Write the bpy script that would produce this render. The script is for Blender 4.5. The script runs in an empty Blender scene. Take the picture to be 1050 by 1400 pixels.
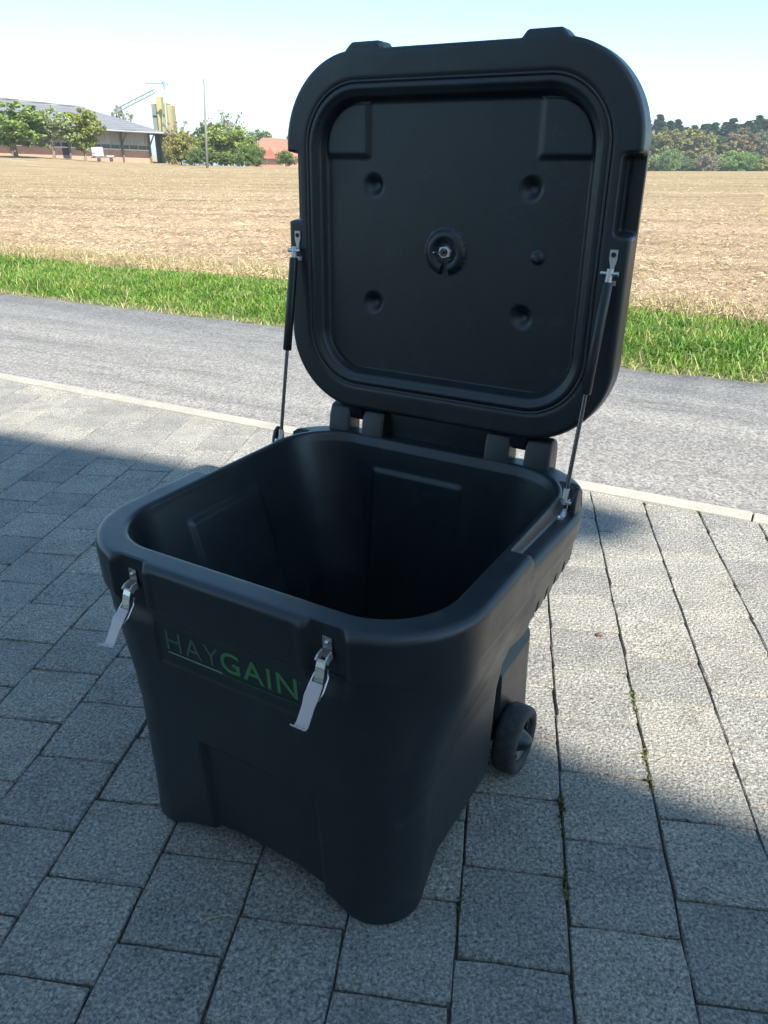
import bpy, bmesh, math, random
import numpy as np
from mathutils import Vector, Matrix

random.seed(7); rng = np.random.default_rng(7)
sc = bpy.context.scene
col = sc.collection
PI = math.pi

# ---------------------------------------------------------------- camera, sky, sun, exposure
CAM_H = 1.264
PITCH = math.atan2(496, 1060)
cam_d = bpy.data.cameras.new('camera'); cam = bpy.data.objects.new('camera', cam_d); col.objects.link(cam)
cam.location = (0, 0, CAM_H); cam.rotation_euler = (PI/2 - PITCH, 0, 0)
cam_d.sensor_fit = 'VERTICAL'; cam_d.sensor_height = 24; cam_d.sensor_width = 18
cam_d.lens = 24*1060/1400; cam_d.clip_start = .02; cam_d.clip_end = 6000
sc.camera = cam

SUN_AZ = math.radians(152); SUN_EL = math.radians(44)     # clockwise from +Y
SUN = Vector((math.sin(SUN_AZ)*math.cos(SUN_EL), math.cos(SUN_AZ)*math.cos(SUN_EL), math.sin(SUN_EL)))
world = bpy.data.worlds.new('World'); sc.world = world; world.use_nodes = True
nt = world.node_tree
sky = nt.nodes.new('ShaderNodeTexSky'); sky.sky_type = 'NISHITA'; sky.sun_disc = False
sky.sun_elevation = SUN_EL; sky.sun_rotation = SUN_AZ; sky.altitude = 500
sky.air_density = 1.0; sky.dust_density = 0.5; sky.ozone_density = 2.2
wb = nt.nodes.new('ShaderNodeMix'); wb.data_type = 'RGBA'; wb.blend_type = 'MULTIPLY'; wb.inputs[0].default_value = 1
wb.inputs[7].default_value = (.74, .97, 1.0, 1)                      # the phone's cool white balance
nt.links.new(sky.outputs[0], wb.inputs[6]); tc = nt.nodes.new('ShaderNodeTexCoord'); cm_ = nt.nodes.new('ShaderNodeMapping'); cm_.inputs['Scale'].default_value = (1.6, 1.6, 9)
cn = nt.nodes.new('ShaderNodeTexNoise'); cn.inputs['Scale'].default_value = 1.7; cn.inputs['Detail'].default_value = 6; cn.inputs['Roughness'].default_value = .6
nt.links.new(tc.outputs['Generated'], cm_.inputs[0]); nt.links.new(cm_.outputs[0], cn.inputs['Vector'])
cr = nt.nodes.new('ShaderNodeValToRGB'); cr.color_ramp.elements[0].position = .48; cr.color_ramp.elements[1].position = .78
cr.color_ramp.elements[1].color = (.3, .3, .3, 1); nt.links.new(cn.outputs['Fac'], cr.inputs[0])
veil = nt.nodes.new('ShaderNodeMix'); veil.data_type = 'RGBA'; veil.inputs[7].default_value = (3.3, 4.1, 4.2, 1)      # thin high cloud
nt.links.new(cr.outputs[0], veil.inputs[0]); nt.links.new(wb.outputs[2], veil.inputs[6]); nt.links.new(veil.outputs[2], nt.nodes['Background'].inputs[0])
nt.nodes['Background'].inputs[1].default_value = 0.108
sun_d = bpy.data.lights.new('sun', 'SUN'); sun_d.energy = 4.7; sun_d.angle = math.radians(.53); sun_d.color = (1, .94, .84)
sun = bpy.data.objects.new('sun', sun_d); col.objects.link(sun)
sun.rotation_euler = (-SUN).to_track_quat('-Z', 'Y').to_euler(); sun.location = (3, -6, 8)
sc.view_settings.view_transform = 'Standard'; sc.view_settings.look = 'None'
sc.view_settings.gamma = 1; sc.view_settings.exposure = 1.46

# ---------------------------------------------------------------- helpers
def mesh_np(name, V, F, smooth=False):
    """V (n,3), F list of index arrays/lists (possibly numpy (m,k))"""
    me = bpy.data.meshes.new(name)
    V = np.asarray(V, np.float32)
    if isinstance(F, np.ndarray):
        m, k = F.shape; loops = F.reshape(-1); start = np.arange(m)*k; tot = np.full(m, k)
    else:
        tot = np.array([len(f) for f in F]); loops = np.array([i for f in F for i in f]); start = np.concatenate([[0], np.cumsum(tot)[:-1]])
    me.vertices.add(len(V)); me.vertices.foreach_set('co', V.reshape(-1))
    me.loops.add(len(loops)); me.loops.foreach_set('vertex_index', loops.astype(np.int32))
    me.polygons.add(len(tot)); me.polygons.foreach_set('loop_start', start.astype(np.int32))
    me.polygons.foreach_set('loop_total', tot.astype(np.int32))
    me.polygons.foreach_set('use_smooth', np.full(len(tot), smooth))
    me.update(calc_edges=True); me.validate()
    return me
def obj(name, me, mat=None, parent=None, loc=None):
    o = bpy.data.objects.new(name, me); col.objects.link(o)
    if mat is not None and me is not None and not me.materials: me.materials.append(mat)
    if parent is not None: o.parent = parent
    if loc is not None: o.location = loc
    return o
def tag(o, label=None, cat=None, group=None, kind=None):
    if label: o['label'] = label
    if cat: o['category'] = cat
    if group: o['group'] = group
    if kind: o['kind'] = kind
    return o
def empty(name, loc, rz=0, parent=None):
    o = bpy.data.objects.new(name, None); col.objects.link(o); o.location = loc; o.rotation_euler = (0, 0, rz)
    o.empty_display_size = .1
    if parent: o.parent = parent
    return o

class MB:
    """collects simple solids into one mesh"""
    def __init__(s): s.V = []; s.F = []
    def add(s, V, F):
        b = len(s.V); s.V += [tuple(v) for v in V]; s.F += [[i+b for i in f] for f in F]; return s
    def box(s, x0, x1, y0, y1, z0, z1):
        V = [(x, y, z) for z in (z0, z1) for y in (y0, y1) for x in (x0, x1)]
        return s.add(V, [[0,2,3,1],[4,5,7,6],[0,1,5,4],[2,6,7,3],[0,4,6,2],[1,3,7,5]])
    def prism(s, pts, d0, d1, frame):
        """pts 2D polygon (CCW), extruded between d0,d1; frame(p,q,d)->xyz"""
        n = len(pts); V = [frame(p, q, d0) for p, q in pts] + [frame(p, q, d1) for p, q in pts]
        F = [list(range(n))[::-1], list(range(n, 2*n))] + [[i, (i+1) % n, (i+1) % n+n, i+n] for i in range(n)]
        return s.add(V, F)
    def strip(s, path, x0, x1, th, w=None):
        """a bent metal strip: path of (y,z), between x0 and x1, thickness th"""
        n = len(path); P = [Vector(p) for p in path]; N = []
        for i in range(n):
            d = (P[min(i+1, n-1)]-P[max(i-1, 0)]).normalized(); N.append(Vector((-d.y, d.x)))
        V = []
        for i in range(n):
            a = P[i]+N[i]*th/2; b = P[i]-N[i]*th/2; k = 1 if w is None else w[i]; c = (x0+x1)/2; h = (x1-x0)/2*k
            V += [(c-h, a.x, a.y), (c+h, a.x, a.y), (c+h, b.x, b.y), (c-h, b.x, b.y)]
        F = [[0,1,2,3], [4*n-1, 4*n-2, 4*n-3, 4*n-4]]
        for i in range(n-1):
            for k in range(4): F.append([4*i+k, 4*i+4+k, 4*i+4+(k+1) % 4, 4*i+(k+1) % 4])
        return s.add(V, F)
    def tube(s, pts, rad, n=12, cap=True):
        P = [Vector(p) for p in pts]
        if not hasattr(rad, '__len__'): rad = [rad]*len(P)
        V = []; up = None
        for i, p in enumerate(P):
            d = (P[min(i+1, len(P)-1)]-P[max(i-1, 0)]).normalized()
            if up is None: up = d.orthogonal().normalized()
            up = (up-d*up.dot(d)).normalized(); b = d.cross(up)
            for k in range(n):
                t = 2*PI*k/n; V.append(p+(up*math.cos(t)+b*math.sin(t))*rad[i])
        F = [[i*n+k, i*n+(k+1) % n, (i+1)*n+(k+1) % n, (i+1)*n+k] for i in range(len(P)-1) for k in range(n)]
        if cap: F += [list(range(n))[::-1], [(len(P)-1)*n+k for k in range(n)]]
        return s.add(V, F)
    def lathe(s, prof, n=32, frame=lambda r, t, h: (h, r*math.cos(t), r*math.sin(t))):
        """prof list of (radius, h); closed loop profile"""
        m = len(prof); V = [frame(r, 2*PI*k/n, h) for r, h in prof for k in range(n)]
        F = [[i*n+k, ((i+1) % m)*n+k, ((i+1) % m)*n+(k+1) % n, i*n+(k+1) % n] for i in range(m) for k in range(n)]
        return s.add(V, F)
    def mesh(s, name, smooth=False, bevel=0, seg=2):
        me = mesh_np(name, s.V, s.F, smooth)
        bm = bmesh.new(); bm.from_mesh(me)
        bmesh.ops.recalc_face_normals(bm, faces=bm.faces)
        if bevel:
            E = [e for e in bm.edges if len(e.link_faces) == 2 and e.calc_face_angle(0) > .5]
            bmesh.ops.bevel(bm, geom=E, offset=bevel, segments=seg, affect='EDGES', profile=.6, clamp_overlap=True)
        bm.to_mesh(me); bm.free()
        return me
    def build(s, name, mat, parent=None, smooth=False, bevel=0, seg=2, angle=None):
        me = s.mesh(name, smooth or angle is not None, bevel, seg)
        if angle is not None: me.set_sharp_from_angle(angle=math.radians(angle))
        return obj(name, me, mat, parent)

def sm(x, a, b):
    t = np.clip((np.asarray(x, float)-a)/(b-a), 0, 1); return t*t*(3-2*t)
def boxf(x, lo, hi, soft): return sm(x, lo-soft/2, lo+soft/2)*(1-sm(x, hi-soft/2, hi+soft/2))

# ---- materials
def mat(name, base=(.5, .5, .5), rough=.6, metal=0., spec=.5):
    m = bpy.data.materials.new(name); m.use_nodes = True
    b = m.node_tree.nodes['Principled BSDF']
    b.inputs['Base Color'].default_value = (*base, 1); b.inputs['Roughness'].default_value = rough
    b.inputs['Metallic'].default_value = metal; b.inputs['Specular IOR Level'].default_value = spec
    m.diffuse_color = (*base, 1)
    return m
class NT:
    def __init__(s, m): s.t = m.node_tree; s.b = s.t.nodes['Principled BSDF']; s.m = m
    def n(s, typ, **kw):
        o = s.t.nodes.new(typ)
        for k, v in kw.items(): setattr(o, k, v)
        return o
    def l(s, a, b): s.t.links.new(a, b)
    def pos(s): return s.n('ShaderNodeNewGeometry').outputs['Position']
    def objco(s): return s.n('ShaderNodeTexCoord').outputs['Object']
    def mapping(s, vec, scale=(1, 1, 1), rot=(0, 0, 0)):
        m = s.n('ShaderNodeMapping'); m.inputs['Scale'].default_value = scale; m.inputs['Rotation'].default_value = rot
        s.l(vec, m.inputs['Vector']); return m.outputs[0]
    def noise(s, vec, scale, detail=4, rough=.55, out='Fac'):
        o = s.n('ShaderNodeTexNoise'); o.inputs['Scale'].default_value = scale; o.inputs['Detail'].default_value = detail
        o.inputs['Roughness'].default_value = rough; s.l(vec, o.inputs['Vector']); return o.outputs[out]
    def voro(s, vec, scale, out='Distance', feature='F1'):
        o = s.n('ShaderNodeTexVoronoi'); o.feature = feature; o.inputs['Scale'].default_value = scale; s.l(vec, o.inputs['Vector']); return o.outputs[out]
    def ramp(s, fac, stops):
        o = s.n('ShaderNodeValToRGB'); e = o.color_ramp.elements
        while len(e) < len(stops): e.new(.5)
        for q, (p, c) in zip(e, stops): q.position = p; q.color = (*c, 1) if len(c) == 3 else c
        s.l(fac, o.inputs[0]); return o.outputs[0]
    def mix(s, fac, a, b, typ='MIX'):
        o = s.n('ShaderNodeMix', data_type='RGBA', blend_type=typ)
        if isinstance(fac, (int, float)): o.inputs[0].default_value = fac
        else: s.l(fac, o.inputs[0])
        for v, i in ((a, 6), (b, 7)):
            if isinstance(v, tuple): o.inputs[i].default_value = (*v, 1)
            else: s.l(v, o.inputs[i])
        return o.outputs[2]
    def math(s, op, a, b=0.):
        o = s.n('ShaderNodeMath', operation=op)
        for v, i in ((a, 0), (b, 1)):
            if isinstance(v, (int, float)): o.inputs[i].default_value = v
            else: s.l(v, o.inputs[i])
        return o.outputs[0]
    def color(s, c): s.l(c, s.b.inputs['Base Color'])
    def bump(s, h, dist, strength=1.):
        o = s.n('ShaderNodeBump'); o.inputs['Distance'].default_value = dist; o.inputs['Strength'].default_value = strength
        s.l(h, o.inputs['Height']); s.l(o.outputs[0], s.b.inputs['Normal']); return o
    def rough(s, r): s.l(r, s.b.inputs['Roughness'])

def g3(v): return (v, v, v)
M = {}
# moulded black polyethylene
m = mat('black_plastic', (.013, .015, .018), .46, 0, .62); k = NT(m); p = k.objco()
c = k.ramp(k.noise(p, 7, 6, .65), [(.3, (.0072, .0106, .0135)), (.75, (.013, .018, .0225))])
dust = k.math('MULTIPLY', k.ramp(k.noise(p, 11, 7, .72), [(.55, g3(0)), (.72, g3(1))]), k.ramp(k.noise(p, 90, 4, .7), [(.45, g3(0)), (.62, g3(1))]))
scr = k.ramp(k.math('ABSOLUTE', k.math('SUBTRACT', k.noise(k.mapping(p, (1.2, 9, 9), (0, 0, .5)), 6, 3, .5), .5)), [(0, g3(1)), (.004, g3(0))])
scr = k.math('MULTIPLY', scr, k.ramp(k.noise(p, 5, 3), [(.56, g3(0)), (.66, g3(1))]))
c = k.mix(k.math('MULTIPLY', dust, .32), c, (.085, .09, .09)); c = k.mix(k.math('MULTIPLY', scr, .35), c, (.1, .11, .12))
k.color(c)
k.rough(k.ramp(k.math('ADD', k.math('MULTIPLY', k.noise(p, 16, 6, .7), .7), k.math('MULTIPLY', dust, .3)), [(.25, g3(.34)), (.6, g3(.5)), (.9, g3(.62))]))
k.bump(k.noise(p, 420, 2, .5), .0007, .45); M['plastic'] = m
m = mat('rubber', (.02, .021, .022), .75); k = NT(m); p = k.objco()
k.color(k.ramp(k.noise(p, 60, 5, .6), [(.35, (.018, .019, .02)), (.75, (.05, .052, .055))])); k.bump(k.noise(p, 260, 3), .001, .5); M['rubber'] = m
M['gasket'] = mat('gasket_rubber', (.03, .033, .038), .38)
m = mat('stainless_steel', (.62, .61, .6), .3, 1.); k = NT(m); k.rough(k.ramp(k.noise(k.mapping(k.objco(), (1, 1, 12)), 60, 3), [(.3, g3(.2)), (.8, g3(.42))])); M['steel'] = m
M['steel_dull'] = mat('dull_steel', (.58, .54, .52), .45, .6)
M['lever'] = mat('lever_steel', (.5, .42, .39), .45, .4)
M['rod'] = mat('dark_chrome', (.12, .11, .12), .22, 1.)
M['strut'] = mat('strut_black', (.012, .013, .016), .33)
M['logo_green'] = mat('logo_green', (.05, .185, .065), .5)
M['logo_dark'] = mat('logo_grey_green', (.06, .11, .075), .5)
M['dark'] = mat('dark_opening', (.01, .01, .012), .6)

# concrete pavers with an exposed gritty face
def paver_mat(name, tint=1.):
    m = mat(name, (.3, .29, .27), .9, 0, .25); k = NT(m); p = k.pos()
    big = k.noise(p, 3.2, 4)
    g1 = k.noise(p, 115, 5, .75); g2 = k.voro(p, 140)
    h = k.math('SUBTRACT', g1, k.math('MULTIPLY', g2, .35))
    f = k.math('ADD', k.math('MULTIPLY', k.noise(p, 170, 4, .8), .6), k.math('MULTIPLY', g1, .4))
    base = k.ramp(f, [(.38, (.062, .061, .057)), (.45, (.205, .198, .18)), (.52, (.345, .331, .295)), (.61, (.58, .56, .50))])
    oi = k.n('ShaderNodeObjectInfo').outputs['Random']
    tone = k.ramp(oi, [(0, (.84, .84, .86)), (.5, (.97, .97, .97)), (1, (1.1, 1.08, 1.04))])
    c = k.mix(1., base, tone, 'MULTIPLY')
    c = k.mix(1., c, k.ramp(big, [(.3, (.86, .86, .87)), (.7, (1.08, 1.07, 1.05))]), 'MULTIPLY')
    c = k.mix(1., c, k.ramp(k.noise(p, 11, 6, .7), [(.35, (.8, .8, .8)), (.5, (1, 1, 1)), (.75, (1.06, 1.05, 1.03))]), 'MULTIPLY')
    k.color(c); k.bump(h, .009, 1.); return m
M['paver'] = paver_mat('gritty_concrete')
m = mat('joint_sand', (.10, .09, .07), .95, 0, .2); k = NT(m); p = k.pos()
k.color(k.mix(k.ramp(k.noise(p, 2.3, 3), [(.6, g3(0)), (.72, g3(.8))]), k.ramp(k.noise(p, 90, 4), [(.3, (.07, .064, .052)), (.7, (.23, .21, .165))]), (.07, .085, .03)))
k.bump(k.noise(p, 160, 4), .006, .8); M['joint'] = m
m = mat('kerb_concrete', (.5, .48, .42), .9, 0, .25); k = NT(m); p = k.pos()
k.color(k.ramp(k.math('ADD', k.math('MULTIPLY', k.noise(p, 120, 4, .7), .6), k.math('MULTIPLY', k.noise(p, 5, 4), .4)), [(.3, (.22, .205, .175)), (.55, (.34, .322, .275)), (.75, (.42, .40, .35))]))
k.bump(k.noise(p, 220, 3), .002, .6); M['kerb'] = m
# asphalt, worn and pale
m = mat('asphalt', (.2, .2, .2), .85, 0, .3); k = NT(m); p = k.pos()
RA = math.radians(28.3)
st = k.mapping(k.mapping(p, (1, 1, 1), (0, 0, RA)), (.25, 2.6, 1))
tracks = k.noise(st, 1.5, 4, .6)
gr = k.math('ADD', k.math('MULTIPLY', k.noise(p, 130, 4, .75), .65), k.math('MULTIPLY', k.voro(p, 95, 'Color'), .35))
c = k.ramp(gr, [(.32, (.10, .094, .088)), (.5, (.205, .196, .184)), (.68, (.335, .322, .302))])
c = k.mix(1., c, k.ramp(tracks, [(.3, (.74, .74, .76)), (.55, (1., .995, .98)), (.75, (1.13, 1.12, 1.1))]), 'MULTIPLY')
wv = k.n('ShaderNodeTexNoise'); wv.inputs['Scale'].default_value = .9; wv.inputs['Detail'].default_value = 6; k.l(st, wv.inputs['Vector'])
crack = k.ramp(k.math('ABSOLUTE', k.math('SUBTRACT', wv.outputs['Fac'], .47)), [(0, g3(.62)), (.006, g3(1))])
c = k.mix(.8, c, crack, 'MULTIPLY')
k.color(c); k.bump(gr, .006, .6); M['asphalt'] = m
# soil and stubble
m = mat('tilled_soil', (.35, .26, .17), .95, 0, .2); k = NT(m); p = k.pos()
fs = k.mapping(k.mapping(p, (1, 1, 1), (0, 0, math.radians(22))), (.5, 1.6, 1))
n1 = k.noise(fs, .9, 6, .7); n2 = k.noise(p, 14, 6, .75); n3 = k.noise(fs, .09, 3, .5)
f = k.math('ADD', k.math('MULTIPLY', n1, .45), k.math('MULTIPLY', n2, .55))
near = k.ramp(f, [(.33, (.15, .098, .06)), (.43, (.34, .24, .152)), (.52, (.48, .352, .235)), (.66, (.63, .485, .335))])
far = k.ramp(f, [(.33, (.15, .11, .055)), (.45, (.29, .215, .115)), (.55, (.40, .30, .175)), (.7, (.52, .42, .27))])
ln = k.n('ShaderNodeVectorMath', operation='LENGTH'); k.l(p, ln.inputs[0])
dist = k.math('ADD', ln.outputs['Value'], k.math('MULTIPLY', n3, 26))
c = k.mix(k.ramp(k.math('MULTIPLY', dist, .01), [(.26, g3(0)), (.46, g3(1))]), near, far)
c = k.mix(k.ramp(n3, [(.4, g3(0)), (.62, g3(.5))]), c, k.mix(.6, c, (.24, .2, .1)))
rows_ = k.noise(k.mapping(k.mapping(p, (1, 1, 1), (0, 0, math.radians(17))), (.035, 1.15, 1)), 1., 4, .6)
c = k.mix(1., c, k.ramp(rows_, [(.3, (.66, .64, .6)), (.5, (1., 1., 1.)), (.7, (1.14, 1.12, 1.08))]), 'MULTIPLY')
k.color(c); k.bump(k.math('ADD', n2, k.math('MULTIPLY', k.noise(p, 60, 4), .4)), .09, .9); M['soil'] = m
def island_mat(name, stops, rough=.7, trans=0., patch=None):
    m = mat(name, stops[0][1], rough, 0, .3); k = NT(m)
    r = k.n('ShaderNodeNewGeometry').outputs['Random Per Island']
    c = k.ramp(r, stops)
    if patch: c = k.mix(1., c, k.ramp(k.noise(k.pos(), patch, 4, .6), [(.32, (.62, .72, .6)), (.5, (1, 1, 1)), (.68, (1.45, 1.12, 1.2))]), 'MULTIPLY')
    k.color(c)
    if trans:
        t = k.n('ShaderNodeBsdfTranslucent'); k.l(c, t.inputs[0]); mx = k.n('ShaderNodeMixShader'); mx.inputs[0].default_value = trans
        out = k.t.nodes['Material Output']; k.l(k.b.outputs[0], mx.inputs[1]); k.l(t.outputs[0], mx.inputs[2]); k.l(mx.outputs[0], out.inputs['Surface'])
    return m
M['straw'] = island_mat('straw', [(0, (.17, .115, .06)), (.35, (.36, .26, .155)), (.8, (.48, .365, .23)), (1, (.6, .49, .33))], .75)
M['grass'] = island_mat('grass_blade', [(0, (.065, .155, .02)), (.45, (.12, .25, .03)), (.85, (.205, .34, .055)), (1, (.38, .39, .14))], .45, .4, 2.2)
M['dry_grass'] = island_mat('dry_grass', [(0, (.2, .19, .07)), (.4, (.38, .31, .15)), (.8, (.52, .44, .26)), (1, (.2, .28, .07))], .6, .3)
m = mat('verge_soil', (.08, .1, .03), .95); k = NT(m); k.color(k.ramp(k.noise(k.pos(), 25, 5), [(.35, (.05, .07, .015)), (.7, (.13, .15, .05))])); M['verge'] = m
M['moss'] = island_mat('moss', [(0, (.05, .075, .015)), (.6, (.1, .12, .03)), (1, (.2, .2, .08))], .9)
# leaves take the colour of their tree
def leaf_mat():
    m = mat('leaves', (.07, .11, .03), .6, 0, .3); k = NT(m)
    oc = k.n('ShaderNodeObjectInfo').outputs['Color']
    r = k.n('ShaderNodeNewGeometry').outputs['Random Per Island']
    c = k.mix(1., oc, k.ramp(r, [(0, (.9, .95, .9)), (.5, (1.5, 1.5, 1.5)), (1, (2.3, 2.15, 1.8))]), 'MULTIPLY')
    k.color(c)
    t = k.n('ShaderNodeBsdfTranslucent'); k.l(c, t.inputs[0]); mx = k.n('ShaderNodeMixShader'); mx.inputs[0].default_value = .3
    k.l(k.b.outputs[0], mx.inputs[1]); k.l(t.outputs[0], mx.inputs[2]); k.l(mx.outputs[0], k.t.nodes['Material Output'].inputs['Surface'])
    return m
M['leaf'] = leaf_mat()
m = mat('bark', (.16, .13, .1), .9); k = NT(m); k.color(k.ramp(k.noise(k.mapping(k.pos(), (3, 3, .6)), 3, 4), [(.3, (.09, .07, .05)), (.7, (.24, .2, .16))])); M['bark'] = m

# ---------------------------------------------------------------- layout measured from the photograph
CAMF = Vector((0, math.cos(PITCH), -math.sin(PITCH))); CAMU = Vector((0, math.sin(PITCH), math.cos(PITCH)))
def ray(u, v): return CAMF+Vector((1, 0, 0))*((u-525)/1060)-CAMU*((v-700)/1060)
def gnd(u, v, z=0.):
    d = ray(u, v); t = (z-CAM_H)/d.z; return Vector((d.x*t, d.y*t, z))
def at(u, v, Y):
    d = ray(u, v); return Vector((0, 0, CAM_H))+d*(Y/d.y)

# the road runs along S; T points across it, away from the forecourt
S = Vector((math.cos(-RA), math.sin(-RA), 0)); T = Vector((math.sin(RA), math.cos(RA), 0))
def rd(s, t, z=0.): return (S.x*s+T.x*t, S.y*s+T.y*t, z)
T_KERB, T_ROAD, T_FIELD = 3.0, 5.04, 6.95
SG, TG = np.array(S), np.array(T)

def ground_z(x, y):
    x = np.asarray(x, float); y = np.asarray(y, float)
    b = x/np.maximum(y, 5.)
    yc = 52+70*sm(-b, .12, .42)+14*sm(-b, .0, .12)
    d = np.maximum(0, y-yc)
    rise = 1.0*sm(-b, .26, .46)*sm(y, 40, 88)-.25*sm(-b, .1, .26)*sm(y, 60, 100)
    return np.where(y > 20, -.03*(np.sqrt(d*d+36)-6)*(1-sm(-b, .2, .3)), 0)-.03+rise

# the ground sheet: one field out to the horizon
def spread(lo, hi, c, n, p=2.6):
    t = np.linspace(-1, 1, n); s = np.sign(t)*np.abs(t)**p
    return np.where(s < 0, c+s*(c-lo), c+s*(hi-c))
gx = spread(-2500, 2500, 0, 221); gy = np.concatenate([spread(-2500, 0, -.1, 3)[:2], -40+np.linspace(0, 38, 6), np.geomspace(3, 3200, 190)])
X, Y = np.meshgrid(gx, gy); Z = ground_z(X, Y)
tt = X*T.x+Y*T.y
Z = Z-.12*(1-sm(tt, 6.0, 7.6))
V = np.stack([X, Y, Z], -1).reshape(-1, 3); nx, ny = len(gx), len(gy)
idx = np.arange(nx*ny).reshape(ny, nx)
F = np.stack([idx[:-1, :-1], idx[:-1, 1:], idx[1:, 1:], idx[1:, :-1]], -1).reshape(-1, 4)
tag(obj('field', mesh_np('field', V, F, True), M['soil']), kind='structure')

def vnoise(P, scale, seed):
    """cheap value noise on 2-D points"""
    r = np.random.default_rng(seed); tab = r.random((256, 256))
    q = P*scale; i = np.floor(q).astype(int); f = q-i; f = f*f*(3-2*f)
    a = tab[i[:, 0] % 256, i[:, 1] % 256]; b = tab[(i[:, 0]+1) % 256, i[:, 1] % 256]
    c = tab[i[:, 0] % 256, (i[:, 1]+1) % 256]; d = tab[(i[:, 0]+1) % 256, (i[:, 1]+1) % 256]
    return (a*(1-f[:, 0])+b*f[:, 0])*(1-f[:, 1])+(c*(1-f[:, 0])+d*f[:, 0])*f[:, 1]
# clods of the worked soil close to the road
ss = np.arange(-14, 9, .055); ts = np.concatenate([np.arange(6.75, 13, .055), np.arange(13, 24, .11)])
A, B = np.meshgrid(ss, ts); P = np.stack([A.ravel(), B.ravel()], 1)
h = .05*vnoise(P, 2.2, 1)+.045*vnoise(P, 6, 2)+.06*np.maximum(0, vnoise(P, 11, 3)-.55)+.03*vnoise(P, 19, 4)
edge = sm(P[:, 1], 6.75, 7.2)*(1-sm(P[:, 1], 20, 24))
z = -.026+edge*(h-.03)-.05*(1-sm(P[:, 1], 6.75, 6.95))
V = np.stack([S.x*P[:, 0]+T.x*P[:, 1], S.y*P[:, 0]+T.y*P[:, 1], z], 1)
n1, n2 = len(ss), len(ts); idx = np.arange(n1*n2).reshape(n2, n1)
F = np.stack([idx[:-1, :-1], idx[:-1, 1:], idx[1:, 1:], idx[1:, :-1]], -1).reshape(-1, 4)
tag(obj('worked_soil', mesh_np('worked_soil', V, F, True), M['soil']), kind='structure')

# straw and stalks left on the field
def straw(n, t0, t1, s0f, s1f, lo, hi, seed, power=1.6):
    r = np.random.default_rng(seed)
    t = t0+(t1-t0)*r.random(n)**power
    s = s0f(t)+(s1f(t)-s0f(t))*r.random(n)
    x = S.x*s+T.x*t; y = S.y*s+T.y*t
    L = lo+(hi-lo)*r.random(n)**2; a = r.random(n)*2*PI; tilt = (r.random(n)-.3)*.7; w = .003+.004*r.random(n)+t*.00012
    d = np.stack([np.cos(a)*np.cos(tilt), np.sin(a)*np.cos(tilt), np.sin(tilt)], 1)
    roll = r.random(n)*PI
    u = np.stack([-np.sin(a), np.cos(a), 0*a], 1); v = np.cross(d, u); e = u*np.cos(roll)[:, None]+v*np.sin(roll)[:, None]
    c = np.stack([x, y, .012+.045*r.random(n)], 1)
    q = [c-d*L[:, None]/2-e*w[:, None]/2, c-d*L[:, None]/2+e*w[:, None]/2, c+d*L[:, None]/2+e*w[:, None]/2, c+d*L[:, None]/2-e*w[:, None]/2]
    V = np.stack(q, 1).reshape(-1, 3)
    return V, np.arange(4*n).reshape(n, 4)
V1, F1 = straw(70000, 6.95, 20, lambda t: -2.2*t+5, lambda t: .95*t-1, .015, .085, 5)
V2, F2 = straw(30000, 18, 46, lambda t: -1.2*t-9, lambda t: .62*t+3, .03, .10, 6, 1.2)
tag(obj('straw_litter', mesh_np('straw_litter', np.concatenate([V1, V2]), np.concatenate([F1, F2+len(V1)])), M['straw']),
    'pale chopped straw and stalks strewn over the tilled field', 'straw', kind='stuff')

# ---------------------------------------------------------------- road, verge, kerb, forecourt
def sheet(name, s0, s1, t0, t1, z, mt, ns=2, ntt=2):
    V = [rd(s0+(s1-s0)*i/(ns-1), t0+(t1-t0)*j/(ntt-1), z) for j in range(ntt) for i in range(ns)]
    F = [[j*ns+i, j*ns+i+1, (j+1)*ns+i+1, (j+1)*ns+i] for j in range(ntt-1) for i in range(ns-1)]
    return tag(obj(name, mesh_np(name, V, F), mt), kind='structure')
# road sheet with a slightly ragged far edge
n = 500; sv = np.linspace(-120, 90, n); sv = np.sort(np.concatenate([sv, np.linspace(-12, 8, 500)]))
rag = T_ROAD+.03*(vnoise(np.stack([sv, 0*sv], 1), 1.3, 9)-.5)+.05*(vnoise(np.stack([sv, 0*sv+3], 1), 6, 10)-.5)
V = [rd(s, T_KERB+.035, -.006) for s in sv]+[rd(s, (T_KERB+T_ROAD)/2, .012) for s in sv]+[rd(s, r, -.004) for s, r in zip(sv, rag)]+[rd(s, r+.04, -.06) for s, r in zip(sv, rag)]
n = len(sv); F = [[j*n+i, j*n+i+1, (j+1)*n+i+1, (j+1)*n+i] for j in range(3) for i in range(n-1)]
tag(obj('road', mesh_np('road', V, F, True), M['asphalt']), kind='structure')
# verge soil
sv = np.linspace(-120, 90, 700); tv = np.linspace(5.0, 7.3, 16)
A, B = np.meshgrid(sv, tv); P = np.stack([A.ravel(), B.ravel()], 1)
z = -.02+.03*vnoise(P, 1.6, 12)*sm(P[:, 1], 5.0, 5.3)-.10*sm(P[:, 1], 6.9, 7.3)-.02*(1-sm(P[:, 1], 5.0, 5.1))
V = np.stack([S.x*P[:, 0]+T.x*P[:, 1], S.y*P[:, 0]+T.y*P[:, 1], z], 1)
idx = np.arange(len(P)).reshape(16, 700); F = np.stack([idx[:-1, :-1], idx[:-1, 1:], idx[1:, 1:], idx[1:, :-1]], -1).reshape(-1, 4)
tag(obj('verge', mesh_np('verge', V, F, True), M['verge']), kind='structure')

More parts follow.
